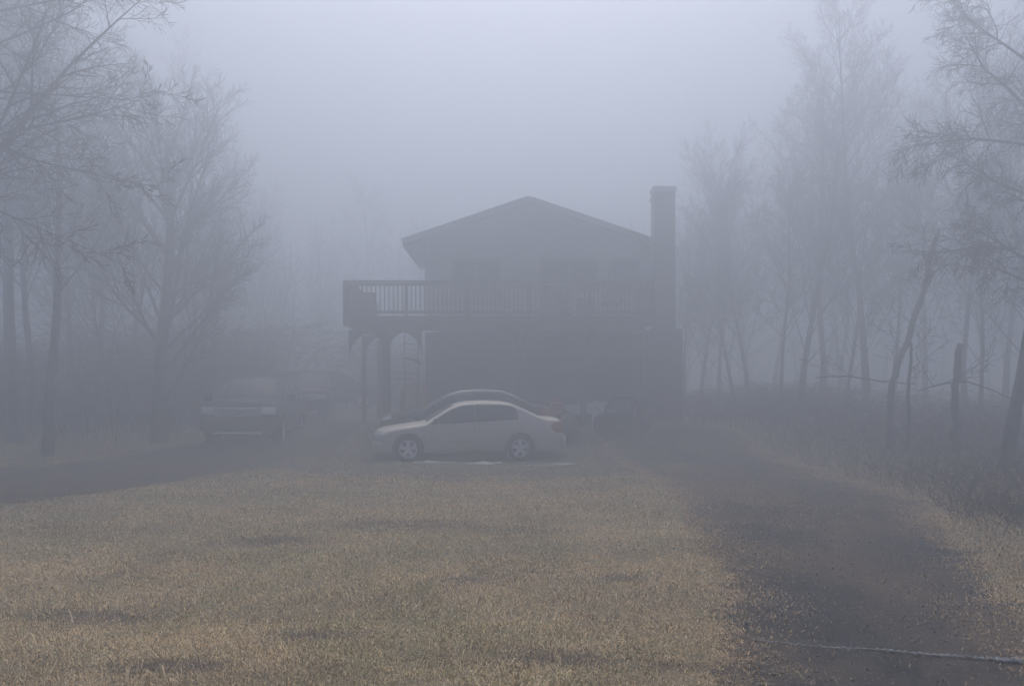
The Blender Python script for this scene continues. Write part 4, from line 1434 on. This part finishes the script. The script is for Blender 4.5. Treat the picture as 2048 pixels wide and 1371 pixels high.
for (z, wx, wy) in ((0, .46, .3), (.4, .45, .28), (.8, .43, .26), (1.15, .40, .22), (1.27, .34, .16), (1.30, 0, 0)):
    rows.append([((wx + .02 * math.sin(a * 7 + z * 3)) * math.copysign(abs(math.cos(a)) ** .6, math.cos(a)), (wy + .02 * math.cos(a * 6)) * math.copysign(abs(math.sin(a)) ** .6, math.sin(a)), z + .03 * math.sin(a * 3) * (z > .3)) for a in np.linspace(0, 2 * math.pi, 41)])
MB().grid(rows).build('tarp', M['orange'], og, smooth=True)
MB().tube([(.47 * math.cos(a), .31 * math.sin(a), .55) for a in np.linspace(0, 6.283, 24)], .01, 4).build('cord', M['rope'], og)

# black sack, red can, white cooler, behind the tail of the sedans
xg, yg = P(1135, 0, 23.6).x, 23.6
b0 = empty('rubbish_bag', (xg, yg, gz(xg, yg)), 0, 'bulging black rubbish bag behind the tail of the silver sedan', 'rubbish bag')
rows = []
rn = random.Random(8)
for (z, w_) in ((0, .20), (.08, .29), (.3, .31), (.55, .26), (.74, .15), (.82, .05), (.90, .08)):
    rows.append([(w_ * math.cos(a) * (1 + .07 * math.sin(a * 4 + z * 9)), w_ * math.sin(a) * (1 + .07 * math.cos(a * 5)), z) for a in np.linspace(0, 2 * math.pi, 25)])
MB().grid(rows).build('bag', M['plastic'], b0, smooth=True)
MB().lathe([(.055, .80), (.065, .82), (.055, .84)], 12, axis='z').build('tie', M['redthing'], b0)
xg, yg = P(1112, 0, 24.2).x, 24.2
b0 = empty('fuel_can', (xg, yg, gz(xg, yg) + .62), 0, 'red fuel can standing on a crate behind the silver sedan', 'fuel can')
MB().box((0, 0, .19), (.32, .2, .38)).build('body', M['redthing'], b0, bevel=.04)
MB().tube([(-.1, 0, .37), (-.08, 0, .46), (.08, 0, .46), (.1, 0, .37)], .018, 6).build('handle', M['redthing'], b0)
MB().tube([(.13, 0, .36), (.17, 0, .44), (.2, 0, .52)], .016, 6).build('spout', M['plastic'], b0)
b0 = empty('wooden_crate', (xg, yg, gz(xg, yg)), 0, 'wooden crate below the red fuel can', 'crate')
b = MB()
for z in (.07, .22, .37, .52):
    for sg in (-1, 1):
        b.box((0, sg * .22, z), (.6, .02, .11)); b.box((sg * .29, 0, z), (.02, .42, .11))
b.build('slats', M['timber'], b0)
b = MB()
for a in (-1, 1):
    for c2 in (-1, 1): b.box((a * .265, c2 * .195, .30), (.03, .03, .6))
b.box((0, 0, .605), (.6, .44, .02))
b.build('crate_frame', M['timber'], b0)

# overturned white dinghy-like hull by the pale post
xg, yg = P(1166, 0, 26.2).x, 26.2
bt = empty('dinghy', (xg, yg, gz(xg, yg) + .30), 0, 'upturned small white boat resting on trestles under the deck', 'boat')
rows = []
for i in range(13):
    t = i / 12
    x = -.52 + t * 1.3
    w_ = .34 * (1 - (1 - min(t * 2.2, 1)) ** 2) + .02
    rows.append([(x - .1 * (1 - t) * math.sin(a), w_ * math.cos(a), .06 + .36 * math.sin(a) ** .8 * (.72 + .28 * min(1, t * 2))) for a in np.linspace(0, math.pi, 13)])
o = MB().grid(rows).build('hull', M['white'], bt, smooth=True)
solid(o, .015)
MB().tube([(r_[0][0], r_[0][1] + .01, r_[0][2]) for r_ in rows], .018, 5).tube([(r_[-1][0], r_[-1][1] - .01, r_[-1][2]) for r_ in rows], .018, 5).build('gunwale', M['timber'], bt)
for dx in (-.2, .55):
    ts = empty('trestle', (xg + dx, yg, gz(xg, yg) - .02), 0, 'low timber trestle under the ' + ('bow' if dx < 0 else 'stern') + ' of the upturned boat', 'trestle')
    b = MB().bar((0, -.4, .33), (0, .4, .33), .06, .06)
    b.build('beam', M['timber'], ts)
    for c2 in (-1, 1):
        MB().bar((-.15, c2 * .33, 0), (0, c2 * .33, .32), .04).bar((.15, c2 * .33, 0), (0, c2 * .33, .32), .04).build('leg', M['timber'], ts)

# white bottle on a stand
xg, yg = P(1192, 0, 25.2).x, 25.2
b0 = empty('gas_bottle', (xg, yg, gz(xg, yg) + .0), 0, 'slim white gas bottle between the pale post and the buggy', 'gas bottle')
MB().lathe([(0, 0), (.10, 0), (.12, .04), (.12, .55), (.10, .66), (.04, .72), (.04, .76), (0, .76)], 18, axis='z').build('bottle', M['white'], b0, smooth=True)
MB().lathe([(.0, .74), (.03, .74), (.03, .84), (0, .84)], 10, axis='z').lathe([(.075, .73), (.08, .74), (.08, .83), (.075, .84)], 14, axis='z').build('valve', M['alloy'], b0)
# buggy
xg, yg = P(1243, 0, 25.0).x, 24.9
bz = gz(xg, yg)
bg_ = empty('buggy', (xg, yg, bz), R(165), 'small dark buggy with a framed windscreen parked before the chimney', 'buggy')
b = MB()
rows = []
for (x, z0, z1, w_) in ((-.72, .30, .52, .28), (-.6, .25, .60, .38), (-.1, .22, .52, .42), (.3, .24, .60, .42), (.62, .30, .56, .36), (.75, .34, .46, .26)):
    rows.append([(x, -w_, z0), (x, -w_, z1 - .06), (x, -w_ + .08, z1), (x, w_ - .08, z1), (x, w_, z1 - .06), (x, w_, z0), (x, -w_, z0)])
b.grid(rows); b.f.append((0, 1, 2, 3, 4, 5)); b.f.append(tuple(len(b.v) - 7 + i for i in (5, 4, 3, 2, 1, 0)))
b.build('body', M['dark_paint'], bg_, bevel=.01)
MB().box((-.15, 0, .60), (.4, .7, .12)).box((-.36, 0, .80), (.10, .7, .36), Matrix.Rotation(-.2, 3, 'Y')).build('seat', M['plastic'], bg_, bevel=.03)
b = MB()
for sg in (-1, 1):
    b.tube([(.48, sg * .38, .56), (.28, sg * .37, .98), (.12, sg * .36, 1.04), (-.35, sg * .36, 1.02), (-.5, sg * .37, .60)], .022, 6)
b.tube([(.28, -.37, .98), (.28, .37, .98)], .022, 6).tube([(-.35, -.36, 1.02), (-.35, .36, 1.02)], .022, 6)
b.build('roll_frame', M['iron'], bg_, smooth=True)
MB().grid([[(.45, -.34, .60), (.45, .34, .60)], [(.30, -.34, .95), (.30, .34, .95)]]).build('windscreen', M['glass'], bg_)
for sg in (-1, 1):
    MB().lathe([(0, .0), (.05, .0), (.055, -.03)], 12).build('headlamp', M['lamp'], bg_).location = (.74, sg * .2, .5)
    for x in (-.5, .5):
        wheel(bg_, x, sg * .46, .24, .13, .18, sg, spokes=5, alloy='iron')

# ------------------------------------------------------------------ fog
fog = MB().box((0, 0, 8.2), (250, 250, 20.4)).build('haze', mat('haze_shell', (.8, .8, .8)))
fm = bpy.data.materials.new('fog')
fm.use_nodes = True
nt = fm.node_tree
for n in list(nt.nodes):
    if n.type != 'OUTPUT_MATERIAL': nt.nodes.remove(n)
out = [n for n in nt.nodes if n.type == 'OUTPUT_MATERIAL'][0]
pv = nt.nodes.new('ShaderNodeVolumePrincipled')
pv.inputs['Density'].default_value = HAZE
pv.inputs['Color'].default_value = (.725, .775, .845, 1)
pv.inputs['Anisotropy'].default_value = .73
pv.inputs['Density Attribute'].default_value = ''
nt.links.new(pv.outputs[0], out.inputs['Volume'])
fog.data.materials.clear(); fog.data.materials.append(fm)
tag(fog, 'thick pale fog filling the whole yard', 'fog', kind='stuff')
